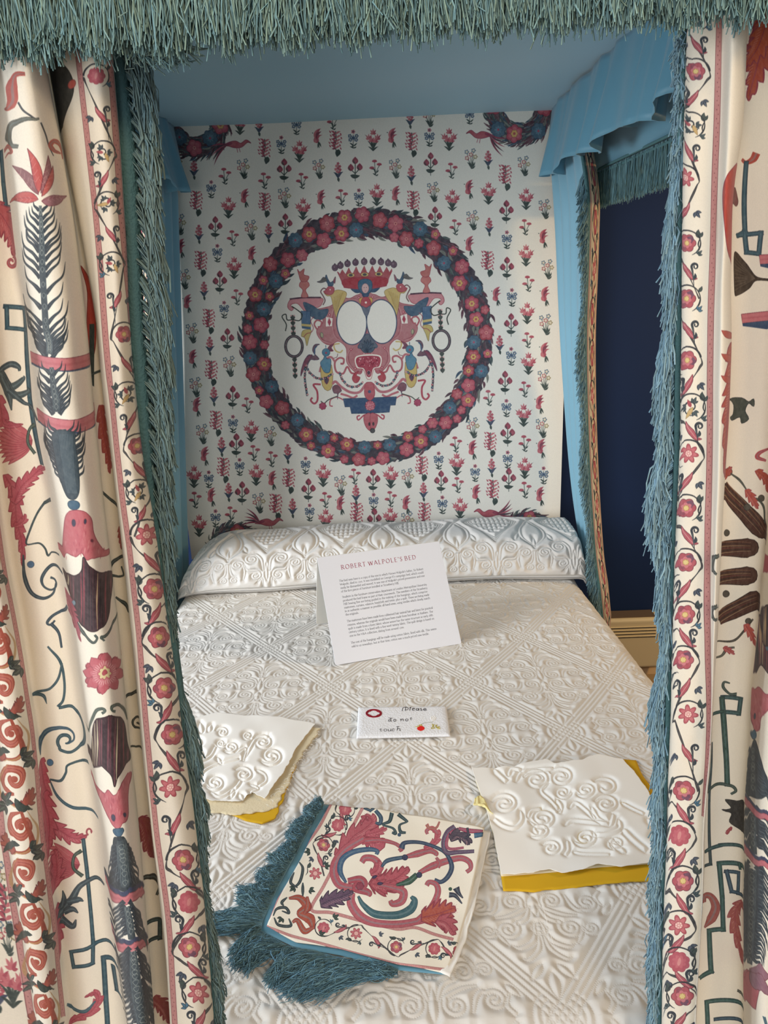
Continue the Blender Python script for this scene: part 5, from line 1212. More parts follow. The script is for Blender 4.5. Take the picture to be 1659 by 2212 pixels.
# ---- foot valance with the heavy fringe across the top of the frame
fv = tag(empty('foot_valance'), 'foot valance above the opening with a thick blue-green bullion fringe', 'valance')
X = np.linspace(-.76, .70, 160)[None]; Zc = np.linspace(2.12, 1.885, 8)[:, None]
ob = mesh('valance_cloth', np.stack(np.broadcast_arrays(X, .612 + .006*np.sin(X*30), Zc), -1), quads(8, 160), mat('valance_cotton', lin('e3d6bd'), .85, weave=700, bdist=.0003), fv); solid(ob, .003)
ob = mesh('fringe_braid', np.stack(np.broadcast_arrays(X, .606 + .006*np.sin(X*30), np.linspace(1.905, 1.882, 3)[:, None]), -1), quads(3, 160), M_braid, fv); solid(ob, .005)
n = 12000
x = RNG.uniform(-.62, .60, n); cl = np.round(x/.0085)*.0085; x = x*.6 + cl*.4
low = 1.794 + .024*x + .0035*np.sin(cl*140) + .003*np.sin(cl*733)
zlow = low
sc = (.61 - .68)*0
R = np.stack([x, .612 + RNG.uniform(-.012, .010, n), np.full(n, 1.89)], 1)
zb = CZ + (zlow - CZ)*(.608/.69)             # bottom line seen where the fringe meets the curtains
T = np.stack([x + RNG.normal(0, .004, n), .612 + RNG.uniform(-.016, .012, n), zb + RNG.uniform(-.002, .016, n)], 1)
strands('fringe', R, T, .00085, 10, .0036, base='7c9a97', var=.30, m=M_frg, parent=fv, curl=2.2)
# loose threads caught at the curtain corner
n = 260; x = RNG.uniform(.0, 1, n)
p0x, p0z = at_y(275, 112, .64); p1x, p1z = at_y(360, 118, .64)
R = np.stack([p0x + (p1x - p0x)*x, np.full(n, .64), np.full(n, p0z + .006)], 1); T = R + np.stack([RNG.normal(.012, .010, n), RNG.normal(0, .003, n), RNG.uniform(-.018, -.004, n)], 1)
strands('loose_threads', R, T, .0008, 7, .004, base='8fb0b0', var=.25, m=M_frg, parent=left)

# ================================================================== HEAD CURTAINS (blue lining inside)
def head_curtain(side):
    c = tag(empty('head_curtain'), 'light blue curtain lining with fringed edge at the %s side of the bed head' % ('right' if side > 0 else 'left'), 'curtain', 'blue head curtains')
    nz = 120; zs = np.linspace(1.98, .12, nz)
    if side > 0:
        lead = bnd('1240,300 1262,400 1258,600 1254,700 1256,850 1262,1000 1268,1100 1280,1250 1300,1330')
        back = bnd('1180,380 1188,480 1198,700 1208,850 1220,1000 1236,1120 1262,1250 1285,1300')
        xo = lambda z: .487 + .120*np.clip((1.86 - z)/1.17, 0, 1.1)**1.3
        def yz(Bf, z):
            v = np.full(len(z), 900.0); x = xo(z)
            for _ in range(12): y, w = at_x(Bf(v), v, x); y = np.clip(y, 1.4, 2.56); _, v = project(x, y, z)
            return np.clip(y, 1.55, 2.47)
        ya, yb = yz(lead, zs), yz(back, zs); x0 = xo(zs)
        ya[zs < .69] = ya[np.argmin(abs(zs - .69))]; yb[zs < .69] = yb[np.argmin(abs(zs - .69))]
    else:
        x0 = -.592 - .105*np.clip((1.86 - zs)/1.17, 0, 1.1); ya = np.full(nz, 2.14); yb = np.full(nz, 2.484)
    nt = 90; t = np.linspace(0, 1, nt)[None]
    Y = ya[:, None]*(1 - t) + yb[:, None]*t
    amp = .012*np.clip((yb - ya)/.5, .6, 1)[:, None]
    fold = np.sin(t*2*pi*4.2 + .6) + .4*np.sin(t*2*pi*9 + .3 + zs[:, None]*.6)
    X = x0[:, None] + side*(.012 + amp*fold*(.6 + .4*t))
    V = np.stack(np.broadcast_arrays(X, Y, zs[:, None]), -1)
    o = mesh('blue_lining', V, quads(nz, nt), M_silk, c); solid(o, .001)
    # printed face returns round the leading edge
    cvp = Canvas(160, 1800, 'dccba8', lambda z: z)
    pinkstripe(cvp, [C(16, y) for y in range(0, 1820, 60)], 12); pinkstripe(cvp, [C(146, y) for y in range(0, 1820, 60)], 12)
    vine(cvp, [(82 + 6*(k % 2), 40 + k*108, 'ros' if k % 3 else 'star') for k in range(17)], 46, 46); wash(cvp, 'dccba8', .15)
    im = to_image('head_curtain_border', cvp.img)
    w = .030; tt = np.linspace(0, 1, 8)[None]
    Xr = x0[:, None] + side*(.014 + w*tt) ; Yr = ya[:, None] - .006 + .022*tt**2
    uv = np.stack(np.broadcast_arrays(tt, (zs[:, None] - .12)/1.86), -1)
    o = mesh('printed_border', np.stack(np.broadcast_arrays(Xr, Yr, zs[:, None]), -1), quads(nz, 8), mat('head_curtain_print', img=im, rough=.85, weave=700, bdist=.0003, transl=.1), c, uv=uv.reshape(-1, 2))
    o = mesh('fringe_braid', np.stack(np.broadcast_arrays(x0[:, None] + side*np.array([[.004, .014]]), ya[:, None] - .007 + 0*np.zeros((1, 2)), zs[:, None]), -1), quads(nz, 2), M_braid, c); solid(o, .002)
    n = 4200; z = RNG.uniform(.62, 1.85, n); cl = np.round(z/.02)*.02; z = z*.5 + cl*.5
    y = np.interp(z, zs[::-1], ya[::-1]); x = np.interp(z, zs[::-1], x0[::-1]); k = RNG.uniform(.3, 1.1, n)
    R = np.stack([x + side*.012, y - .004, z], 1); T = R + np.stack([-side*.022*k*(1 + .25*np.sin(cl*333)), -.016*k + RNG.normal(0, .006, n), -.030 - .03*k], 1)
    strands('fringe', R, T, .0016, 5, .003, base='6f909a', var=.22, m=M_frg, parent=c)
    return c
head_curtain(1); head_curtain(-1)

# ================================================================== THINGS LYING ON THE QUILT
def zq(x, y):                         # resting height above the puffs
    return QZ + .0018 + float(hump(np.float64(x), np.float64(y)))
def pz(s): return [complex(*map(float, q.split(','))) for q in s.split()]
def to_w(p, z=QZ + .004):
    p = np.asarray(p, complex); x, y = at_z(p.real, p.imag, z); return x + 1j*y
def resamp(p, n):
    p = np.asarray(p, complex); s = np.concatenate([[0], np.cumsum(abs(np.diff(p)))]); t = np.linspace(0, s[-1], n)
    return np.interp(t, s, p.real) + 1j*np.interp(t, s, p.imag)
def coons(bot, rgt, top, lft, nu, nv):
    """bot: left->right, top: left->right, lft/rgt: bottom->top; complex world points"""
    b, t_, l, r = resamp(bot, nu), resamp(top, nu), resamp(lft, nv), resamp(rgt, nv)
    u = np.linspace(0, 1, nu)[None]; v = np.linspace(0, 1, nv)[:, None]
    return (1 - v)*b[None] + v*t_[None] + (1 - u)*l[:, None] + u*r[:, None] - ((1-u)*(1-v)*b[0] + u*(1-v)*b[-1] + (1-u)*v*t_[0] + u*v*t_[-1])
def frayed(p, amp, n=60, seed=0):
    p = resamp(p, n); r = np.random.default_rng(seed); d = np.gradient(p); d = d/abs(d)*1j
    k = np.convolve(r.normal(0, 1, n + 4), np.ones(3)/2, 'valid')[:n]; k[0] = k[-1] = 0; return p + d*amp*k
def patch(name, sides, nu, nv, m, parent, z0, relief=None, thick=.0012, uvf=None, seed=0, wave=.001):
    G = coons(*sides, nu, nv)
    h = np.zeros(G.shape)
    if relief is not None: h = relief(G)
    zz = z0 + h + wave*(vnoise(nv, nu, max(3, nu/5)) - .2)*2 + hump(G.real, G.imag)
    uv = None if uvf is None else uvf(G).reshape(-1, 2)
    o = mesh(name, np.stack([G.real, G.imag, zz], -1), quads(nv, nu), m, parent, uv=uv, uv2=uv)
    solid(o, thick); return o, G, zz
M_cot = mat('white_cotton', lin('eeebe4'), .9, weave=1000, bdist=.0003, sheen=.1)
M_bat = mat('cream_wadding', lin('dccdaa'), .95, weave=300, bdist=.002, sheen=.3)
M_yel = mat('yellow_tammy', lin('d1a51c'), .8, weave=900, bdist=.0003)
M_pyel = mat('pale_yellow_wadding', lin('e4d79a'), .95, weave=300, bdist=.002)
def relief_map(lines_px, amp, px=.0007, reach=.010, r=.0042, name='rel', fade=None):
    """stitched lines given as photo points on the quilt plane -> height function"""
    L = [to_w(p) for p in lines_px]
    allp = np.concatenate(L); x0, y0 = allp.real.min() - .012, allp.imag.min() - .012
    w = int((allp.real.max() - x0 + .012)/px); h = int((allp.imag.max() - y0 + .012)/px)
    D = dmap([(p - C(x0, y0))/px for p in L], w, h, px, reach); P = stitch_pits([(p - C(x0, y0))/px for p in L], w, h, px, .003)
    H = blur(puff(D, r), 1) - .25*P*(D < .002)
    def f(G):
        x = np.clip((G.real - x0)/px, 0, w - 2); y = np.clip((G.imag - y0)/px, 0, h - 2)
        ok = (G.real > x0) & (G.real < x0 + w*px) & (G.imag > y0) & (G.imag < y0 + h*px)
        return np.where(ok, sample(H, x, y)*amp, amp)
    return f
def pcord(s, w, closed=True):
    p = cr(pz(s), 8) if isinstance(s, str) else s
    q = band(p, np.interp(np.linspace(0, 1, len(p)), [0, .12, .9, 1], [w*.3, w, w, w*.8])); return np.append(q, q[0])
def pspiral(x, y, r, a0, turns, w, asp=.62):
    sp = spiral(0, r, a0, turns, .25, 30); sp = C(x, y) + sp.real + 1j*sp.imag*asp; return pcord(sp, w)
# --- left quilting sample
ls = tag(empty('quilting_sample'), 'small white corded quilting sample with frayed edges lying beside the left curtain', 'fabric sample', 'quilting samples on the bed')
LSC = []
s6 = lambda x, y: (380 + x/4.366, 1500 + y/4.366)
def S6(q, w): return pcord(cr([C(*s6(*map(float, k.split(',')))) for k in q.split()], 8), w)
def P6(x, y, r, a, t, w): X, Y = s6(x, y); return pspiral(X, Y, r/4.366, a, t, w/4.366, .8)
LSC += [P6(820, 460, 90, -2.6, 1.4, 34), P6(900, 590, 110, 2.6, -1.35, 36), P6(520, 510, 70, 2.5, -1.3, 30), P6(440, 370, 60, -2.8, 1.2, 26), P6(200, 590, 70, -2.4, 1.3, 30), P6(370, 850, 90, 2.7, -1.3, 36), P6(640, 770, 90, -2.5, 1.3, 34), P6(680, 400, 46, 1, 1.2, 24), P6(200, 470, 55, -2, 1.2, 26), P6(430, 470, 45, 0, 1.2, 22)]
LSC += [S6('240,860 250,760 340,690 480,650 600,620', 7), S6('110,640 200,660 320,600 380,500', 7), S6('330,940 420,980 560,900 620,820', 8), S6('640,620 700,520 760,430 880,400', 8), S6('760,720 840,760 850,830 780,880', 7), S6('560,560 660,520 640,640', 6), S6('100,560 140,500 200,430', 6), S6('700,860 780,900 700,940', 6)]
for a, b, w in (((250, 380), (230, 270), 22), ((310, 370), (340, 290), 18), ((390, 600), (440, 680), 14), ((550, 900), (520, 1000), 18), ((600, 950), (640, 1020), 18), ((180, 720), (110, 660), 16)): LSC.append(leafo(C(*s6(*a)), C(*s6(*b)), w/1.6))
relL = relief_map(LSC, .0036, reach=.012)
pt = lambda s: to_w(pz(s))
patch('yellow_backing', (pt('500,1760 530,1772 565,1777 590,1766'), frayed(pt('592,1768 610,1730 640,1650'), .0015, 40, 3), pt('490,1640 560,1640 640,1650'), pt('500,1760 490,1640')), 50, 30, M_yel, ls, QZ + .0020, wave=.0005)
patch('wadding', (frayed(pt('385,1742 450,1755 520,1762 585,1750 598,1744'), .002, 50, 4), frayed(pt('598,1744 622,1694 638,1650 664,1610 698,1572'), .0028, 60, 5), pt('380,1560 500,1560 640,1568 698,1572'), pt('385,1742 380,1560')), 70, 50, M_bat, ls, QZ + .0028, thick=.0008, wave=.0007)
patch('quilted_cotton', (frayed(pt('372,1722 460,1735 520,1738 545,1715 572,1730'), .0012, 60, 6), frayed(pt('572,1730 600,1690 622,1655 640,1620 655,1600 682,1566'), .0012, 60, 7), frayed(pt('372,1560 420,1558 470,1543 520,1548 600,1552 682,1566'), .0010, 60, 8), pt('372,1722 372,1560')), 300, 260, M_cot, ls, QZ + .0038, relief=relL, thick=.0006, wave=.0016)
lns = []
for k in range(26):
    t = k/25; a = to_w([C(572 + 115*t + 10*random.random(), 1735 - 165*t + 8)])[0]; n_ = 10; tt = np.linspace(0, 1, n_)
    an = random.uniform(-1.6, .6); Lk = random.uniform(.006, .018)
    lns.append(np.stack([a.real + Lk*tt*cos(an) + .002*np.sin(tt*9 + k), a.imag + Lk*tt*sin(an) + .002*np.cos(tt*8 + k), QZ + .0075 + .003*np.sin(tt*pi)], 1))
o = tubes('frayed_threads', lns, .00025, M_cot, ls, 4); o['kind'] = 'stuff'
# --- right quilting sample
rs = tag(empty('quilting_sample'), 'large white quilting sample with a bright yellow backing lying beside the right curtain', 'fabric sample', 'quilting samples on the bed')
s8 = lambda x, y: (1000 + x/3.770, 1600 + y/3.770)
def S8(q, w): return pcord(cr([C(*s8(*map(float, k.split(',')))) for k in q.split()], 8), w)
def P8(x, y, r, a, t, w): X, Y = s8(x, y); return pspiral(X, Y, r/3.77, a, t, w/3.77, .72)
RSC = [P8(600, 310, 110, -2.8, 1.4, 36), P8(800, 290, 100, -2.6, 1.4, 34), P8(340, 510, 110, -2.8, 1.4, 36), P8(650, 620, 110, 2.8, -1.3, 40), P8(1000, 400, 80, 2.6, -1.3, 32), P8(1170, 520, 100, -2.8, 1.4, 36), P8(1000, 780, 100, 2.8, -1.3, 38), P8(1160, 380, 110, -2.5, .9, 34), P8(720, 870, 80, -2.6, 1.2, 32), P8(820, 410, 70, 0, 1.1, 28), P8(1250, 840, 70, 2, 1.2, 30), P8(620, 720, 90, 2.4, -1.1, 34)]
RSC += [S8('370,280 400,220 480,230', 9), S8('430,330 480,250 600,230 740,220', 9), S8('470,560 480,640 420,700 330,680 250,620', 11), S8('760,470 800,520 790,580', 10), S8('1050,540 1100,640 1200,680 1230,600', 12), S8('830,680 900,640 1050,660 1190,680', 10), S8('850,800 860,880 830,930', 10), S8('1270,640 1280,720 1180,760 1060,760', 11), S8('900,900 1000,920 1200,930', 8), S8('1300,720 1400,820 1500,900', 14), S8('1330,920 1250,860 1200,800', 12), S8('700,330 640,400 720,480 790,560', 9), S8('530,620 560,560 640,540', 8), S8('1290,500 1400,560 1480,600', 8), S8('250,220 330,300 360,330', 12), S8('870,540 920,500 1000,560 1080,640', 9), S8('1500,640 1560,720 1540,800', 12)]
relR = relief_map(RSC, .0030, reach=.012)
patch('yellow_backing', (frayed(pt('1087,1919 1150,1921 1250,1912 1330,1902 1432,1899 1470,1896'), .0009, 50, 9), frayed(pt('1470,1896 1470,1800 1432,1735 1395,1685 1374,1641'), .0014, 40, 10), pt('1070,1700 1200,1660 1340,1638 1374,1641'), pt('1087,1919 1082,1885 1070,1700')), 60, 50, M_yel, rs, QZ + .0020, wave=.0006)
patch('wadding', (pt('1083,1888 1200,1880 1300,1870 1420,1864 1465,1862'), pt('1465,1862 1400,1740 1340,1644'), pt('1024,1668 1200,1650 1340,1644'), frayed(pt('1083,1888 1066,1800 1024,1668'), .0014, 40, 11)), 60, 50, M_bat, rs, QZ + .0028, thick=.0008, wave=.0006)
patch('quilted_cotton', (frayed(pt('1083,1890 1150,1885 1188,1878 1215,1886 1260,1880 1290,1870 1340,1876 1420,1866 1470,1862'), .0007, 70, 12), frayed(pt('1470,1862 1420,1752 1400,1712 1370,1668 1344,1641'), .0007, 60, 13), frayed(pt('1018,1654 1060,1658 1110,1652 1180,1640 1200,1650 1260,1642 1290,1630 1344,1641'), .0012, 60, 14), pt('1083,1890 1066,1800 1050,1745 1030,1690 1018,1654')), 380, 280, M_cot, rs, QZ + .0038, relief=relR, thick=.0006, wave=.0020)
patch('turned_corner', (pt('1046,1740 1058,1756 1066,1762'), pt('1066,1762 1050,1738 1042,1722'), pt('1026,1728 1034,1722 1042,1722'), pt('1046,1740 1022,1742 1026,1728')), 14, 14, M_pyel, rs, QZ + .0095, wave=.002)

# --- printed sample with fringe
ps = tag(empty('printed_sample'), 'printed cotton corner sample with vine border and tangled blue fringe at the bed foot', 'fabric sample')
outline = dict(bot='577,2008 640,2040 740,2056 860,2090 964,2106', rgt='964,2106 990,2040 1012,1960 1030,1880 1046,1794', top='712,1742 800,1748 900,1762 980,1776 1046,1794', lft='577,2008 600,1950 650,1860 680,1800 712,1742')
PPX = 4200.0; px0, py0, px1, py1 = -.235, .805, .16, 1.22
pc = Canvas(int((px1 - px0)*PPX), int((py1 - py0)*PPX), 'ece4d2', lambda z: (lambda w: (w.real - px0)*PPX + 1j*(py1 - w.imag)*PPX)(to_w(z, QZ + .006)))
y7 = lambda x, y: C(460 + x/2.6758, 1700 + y/2.6758)
Z7 = lambda s: Z(y7, s)
_sc, _ac = scroll, acan
def scroll(cv, pts, w, *a): _sc(cv, pts, np.array(w)*1.28, *a)
def acan(cv, pts, w, *a, **k): _ac(cv, pts, w*1.3, *a, **k)
pinkstripe(pc, Z7('685,100 600,260 480,430 400,600 330,760 305,815 400,850 520,885 700,935 900,990 1100,1040 1350,1060'), 6)
pinkstripe(pc, Z7('865,120 800,250 720,420 640,580 570,715 680,730 800,760 1000,815 1080,830 1170,820 1280,860 1390,890'), 7)
flp = [(765, 130, 'blob'), (722, 225, 'blob'), (640, 340, 'ros'), (592, 505, 'star'), (530, 640, 'blob')]
vine(pc, [(y7(x, y).real, y7(x, y).imag, k) for x, y, k in flp[:4]], 21, 21)
vine(pc, [(y7(x, y).real, y7(x, y).imag, k) for x, y, k in ((640, 820, 'blob'), (828, 850, 'star'), (1060, 935, 'ros'), (1280, 945, 'blob'), (1420, 960, 'ros'))], 20, 20)
pc.fill(ell(y7(650, 820), 1), '29343a')
for q, w, c in (('440,655 500,650 545,700 500,740 560,770 580,830', [3, 10, 16, 8, 18, 4], 'a8402f'), ('545,640 550,700 530,740', [3, 9, 3], 'a8402f'), ('460,790 490,780 530,840 580,820', [3, 7, 10, 4], 'a8402f')): scroll(pc, Z7(q), w, c, '5d2433')
for q in ('430,650 400,680 410,700', '350,760 370,720 420,710 440,740 400,730', '355,770 380,810 450,810 440,770', '450,600 500,560 520,480 500,440', '520,560 520,640', '470,500 450,560 490,590'): scroll(pc, Z7(q), [2, 5, 5, 2], '263036')
for x, y, a in ((470, 590, 2.4), (560, 600, .4), (400, 770, 2.2), (620, 860, -.4), (560, 380, 3), (700, 760, -.6), (650, 460, 0)): triple(pc, y7(x, y), 13, a, '24382f')
acan(pc, Z7('870,270 940,330 900,230 860,170'), 30, 5); acan(pc, Z7('720,420 800,300 870,250 920,200 880,165'), 34, 7, 'b04a58'); acan(pc, Z7('880,280 960,260 1005,240'), 16, 3)
scroll(pc, Z7('860,320 960,310 1050,330 1090,360 1075,375'), [10, 7, 5, 6, 5], 'b24655', '7a2a3a')
scroll(pc, Z7('870,300 770,360 715,430 700,500 730,570 800,590 850,580'), [12, 13, 14, 13, 12, 12], 'b04a58', '7a2a3a')
scroll(pc, Z7('770,560 735,490 750,420 810,380 900,365 950,375 945,395'), [3, 8, 9, 8, 7, 5, 5], '33557a', '1f3050')
scroll(pc, Z7('805,620 800,680 850,750 940,790 1060,800 1180,780 1260,750'), [9, 14, 14, 12, 12, 12, 16], 'b04a58', '7a2a3a')
scroll(pc, Z7('840,640 870,690 940,740 1060,745 1140,710 1165,660 1145,635'), [3, 7, 11, 13, 14, 10, 4], '2f5a66', '1a3038')
acan(pc, Z7('620,690 680,660 750,640 810,610'), 30, 5, '5a3f5a', '33283c'); scroll(pc, Z7('780,550 850,540 870,570 830,590 900,620 895,640'), [9, 13, 14, 16, 10, 7], 'a83e4e', '6a1f2f'); pc.ink(petals(y7(850, 580), 9, 6, .2), '8a2f44', '5a1f2f', 1)
scroll(pc, Z7('860,440 880,415 930,420 960,460 940,520'), [8, 10, 10, 12, 14], 'b04a58', '7a2a3a')
acan(pc, Z7('905,545 970,560 1060,530 1130,470'), 44, 6, 'b24655'); acan(pc, Z7('910,560 1000,580 1080,560'), 26, 4, 'b24655'); acan(pc, Z7('910,510 950,480 960,430'), 20, 3)
scroll(pc, Z7('960,570 1050,590 1100,610 1090,660 1040,680 1025,660'), [8, 10, 13, 12, 9, 6], 'b04a58', '7a2a3a'); pc.ink(leaf(y7(950, 565), y7(985, 560), 7), '3c2f5a'); pc.ink(leaf(y7(920, 530), y7(950, 515), 6), '3c2f5a')
scroll(pc, Z7('975,465 1010,430 1110,410'), [3, 6, 5], '2f4a66', '1a2638'); scroll(pc, Z7('1110,410 1180,390 1250,370 1290,385 1285,400'), [5, 11, 9, 7, 4], 'b04a58', '7a2a3a'); acan(pc, Z7('1220,360 1280,320 1300,265 1250,240'), 14, 4); scroll(pc, Z7('1300,270 1270,235 1235,250 1240,270'), [5, 6, 6, 5], 'b04a58'); scroll(pc, Z7('1310,200 1290,235 1250,235 1235,215'), [3, 4, 5, 6], 'b3544c')
scroll(pc, Z7('1060,570 1130,550 1180,510'), [3, 10, 8], '2f5040', '1a2638'); scroll(pc, Z7('1190,500 1270,460 1350,430 1430,415 1480,440 1490,480 1465,500'), [6, 11, 10, 9, 8, 6, 6], 'b04a58', '7a2a3a'); scroll(pc, Z7('1300,470 1310,440 1290,410'), [7, 7, 5], 'b04a58')
for x, y in ((1110, 412), (1192, 512)): pc.ink(ell(y7(x, y), 6), '2c3454', '181e30', 1)
scroll(pc, Z7('1090,360 1110,325 1200,320 1290,350 1350,390 1380,460 1360,520 1320,555 1280,545'), [9, 6, 5, 5, 5, 7, 7, 6, 7], '2d3f60', '1a2440')
scroll(pc, Z7('1400,230 1360,260 1335,320 1350,380 1420,380 1510,380'), [9, 9, 8, 7, 6, 5], '5a3f60', '1f3a44'); scroll(pc, Z7('1420,240 1370,270 1350,330 1370,360 1450,355'), [4, 5, 5, 5, 4], 'a83e5a')
acan(pc, Z7('1370,310 1410,280 1470,310 1480,340'), 22, 4, '4a3f50', '2a2438'); scroll(pc, Z7('1420,240 1480,260 1560,270'), [4, 7, 5], 'a83e5a', '2a2438'); scroll(pc, Z7('1470,240 1475,290 1450,300'), [4, 4, 3], '2a2438'); scroll(pc, Z7('1510,290 1565,285'), [8, 6], '2f5a80', '2a2438')
scroll(pc, Z7('1180,780 1260,700 1300,620 1290,570 1250,555 1235,575'), [10, 10, 9, 8, 7, 7], 'b04a58', '7a2a3a'); acan(pc, Z7('1200,760 1280,740 1340,720 1400,700'), 44, 5, 'b04838'); acan(pc, Z7('1290,770 1350,790 1400,860'), 34, 4, 'b04a58')
keyline(pc, [(c.real, c.imag) for c in Z7('880,125 910,140 925,130')], 6, '2f4a66'); scroll(pc, Z7('940,140 970,180 965,215 940,210'), [5, 6, 5, 3], '2f4a66', '1a2638'); scroll(pc, Z7('1035,150 1020,200 980,220 1040,240 1055,270 1035,265'), [7, 6, 3, 4, 6, 4], '263c44'); scroll(pc, Z7('1070,155 1115,190 1120,200 1080,220 1085,260 1115,265'), [7, 5, 3, 4, 6, 4], '263c44'); pc.fill(ell(y7(1077, 278), 4), '2f4a66')
for q, w in (('1405,590 1420,620 1445,650', [12, 7, 2]), ('1365,630 1400,635 1440,680', [9, 7, 2])): scroll(pc, Z7(q), w, '2c2f44')
pc.fill(ell(y7(1372, 597), 4), '2f5040'); scroll, acan = _sc, _ac
wash(pc, 'ece4d2', .18)
IM_p = to_image('printed_sample_print', pc.img)
uvP = lambda G: np.stack([(G.real - px0)/(px1 - px0), (G.imag - py0)/(py1 - py0)], -1)
sides = tuple(pt(outline[k]) for k in ('bot', 'rgt', 'top', 'lft'))
def curlrel(G): return .004*np.exp(-((G.real - .13)/.03)**2)
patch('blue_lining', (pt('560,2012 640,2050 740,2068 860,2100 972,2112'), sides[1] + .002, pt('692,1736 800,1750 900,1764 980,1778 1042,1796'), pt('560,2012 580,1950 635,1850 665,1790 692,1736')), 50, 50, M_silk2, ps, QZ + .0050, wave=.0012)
patch('printed_cotton', sides, 90, 90, mat('printed_sample_cotton', img=IM_p, rough=.85, weave=900, bdist=.0003), ps, QZ + .0085, relief=curlrel, uvf=uvP, wave=.0018)
patch('white_selvage', (pt('946,2102 958,2108 972,2113'), frayed(pt('972,2113 1004,2040 1026,1960 1042,1880 1060,1796'), .0006, 50, 21), pt('1040,1792 1050,1794 1060,1796'), pt('946,2102 986,2030 1008,1950 1026,1870 1040,1792')), 10, 60, M_cot, ps, QZ + .0075, wave=.001)
# tape the fringe is sewn to, then the fringe
edge = resamp(pt('700,1738 672,1786 640,1846 600,1920 568,1992 564,2014 620,2046 700,2064 800,2088 860,2098'), 400)
tp = np.gradient(edge); tp = tp/abs(tp); outn = tp*(-1j)
outn = np.where((outn*np.conj(edge - C(.02, 1.0))).real < 0, -outn, outn)
V = np.stack([np.stack([edge.real, edge.imag, np.full(400, QZ + .0080)], 1), np.stack([(edge + outn*.008).real, (edge + outn*.008).imag, np.full(400, QZ + .0065)], 1)], 1)
o = mesh('fringe_braid', V, quads(400, 2), M_silk2, ps); solid(o, .0015)
n = 11000; ii = RNG.integers(0, 400, n); tpar = ii/399
Lf = np.interp(tpar, [0, .06, .15, .28, .42, .50, .56, .66, .78, .88, .95, 1], [.012, .024, .036, .036, .056, .074, .080, .074, .072, .094, .104, .050])
lumps = 1 + .22*np.sin(tpar*61) + .15*np.sin(tpar*143)
k = RNG.uniform(.45, 1.0, n)
dirn = outn[ii]*np.exp(1j*(np.interp(tpar, [0, .3, .5, .6, .8, 1], [.45, .35, .1, -.05, -.45, -1.0]) + .35*np.sin(tpar*95) + RNG.normal(0, .12, n)))
ed = edge[ii] + outn[ii]*RNG.uniform(.0, .006, n); tipc = ed + dirn*Lf*k*lumps
cq = np.round(tpar*17)/17; ci = np.clip((cq*399).astype(int), 0, 399); rr_ = np.random.default_rng(5); lr = rr_.uniform(.75, 1.15, 18); ar = rr_.uniform(-.5, .5, 18); qi = np.round(cq*17).astype(int)
cd = outn[ci]*np.exp(1j*(np.interp(cq, [0, .3, .5, .6, .8, 1], [.45, .35, .1, -.05, -.45, -1.0]) + ar[qi])); ctip = edge[ci] + cd*np.interp(cq, tpar[np.argsort(tpar)], Lf[np.argsort(tpar)])*lr[qi]*1.02
tipc = tipc*.42 + (ctip + (tipc - ctip)*0 )*.58*1.0 - (1 - k)*cd*Lf*.45
hgt = QZ + .004 + RNG.random(n)*.012
R = np.stack([ed.real, ed.imag, np.full(n, QZ + .008)], 1); T = np.stack([tipc.real, tipc.imag, hgt], 1)
side_ = np.stack([-(dirn.imag), dirn.real, np.zeros(n)], 1)*(RNG.normal(0, .006, n))[:, None]; side_[:, 2] = .006*RNG.random(n)
strands('fringe', R, T, .0007, 8, .0035, sag=side_, base='628694', var=.28, m=M_frg, parent=ps, curl=1.6)
n = 200; a = np.linspace(0, 1, n)
# --- touch notice
M_pad = mat('white_linen_pad', lin('e6e7ea'), .9, weave=260, bdist=.0020, bstr=.6)
nt = tag(empty('embroidered_notice'), 'small white padded notice embroidered with a plea not to touch and a strawberry', 'notice')
cn = [complex(*p) for p in (at_z(770, 1593, QZ + .006), at_z(973, 1588, QZ + .006), at_z(964, 1521, QZ + .012), at_z(774, 1524, QZ + .012))]
nu, nv = 60, 40
u = np.linspace(0, 1, nu)[None]; v = np.linspace(0, 1, nv)[:, None]
G = (1-u)*(1-v)*cn[0] + u*(1-v)*cn[1] + u*v*cn[2] + (1-u)*v*cn[3]
def notice_z(G): return QZ + .0125
edgeu = np.minimum(np.minimum(u, 1-u)*nu/3, np.minimum(v, 1-v)*nv/3); edgeu = np.clip(edgeu, 0, 1)
Zt = QZ + .0072 + .0022*np.sqrt(edgeu) + .0006*vnoise(nv, nu, 8)
top = np.stack([G.real, G.imag, Zt + hump(G.real, G.imag)], -1); bot = np.stack([G.real, G.imag, np.full(G.shape, QZ + .0022)], -1)
Vn = np.concatenate([top.reshape(-1, 3), bot.reshape(-1, 3)]); N0 = nu*nv
ring = [i for i in range(nu)] + [j*nu + nu - 1 for j in range(1, nv)] + [(nv-1)*nu + i for i in range(nu-2, -1, -1)] + [j*nu for j in range(nv-2, 0, -1)]
rq = np.array([[ring[i], ring[(i+1) % len(ring)], ring[(i+1) % len(ring)] + N0, ring[i] + N0] for i in range(len(ring))])[:, ::-1]
mesh('pad', Vn, np.concatenate([quads(nv, nu), quads(nv, nu)[:, ::-1] + N0, rq]), M_pad, nt)
nz_ = QZ + .0097
def N5(x, y):           # enlarged-crop coordinates -> on the notice
    px, py = 740 + x/6.381, 1500 + y/6.381; a, b = at_z(px, py, nz_); return np.array([float(a), float(b), nz_ + float(hump(a, b))])
def tl(pts): return np.array([N5(*p) for p in pts])
def sm(pts, n=6):
    z = cr([complex(*p) for p in pts], n); return [(float(q.real), float(q.imag)) for q in z]
def el5(cx, cy, rx, ry, a0=0, a1=2*pi, n=24): return [(cx + rx*cos(t), cy + ry*sin(t)) for t in np.linspace(a0, a1, n)]
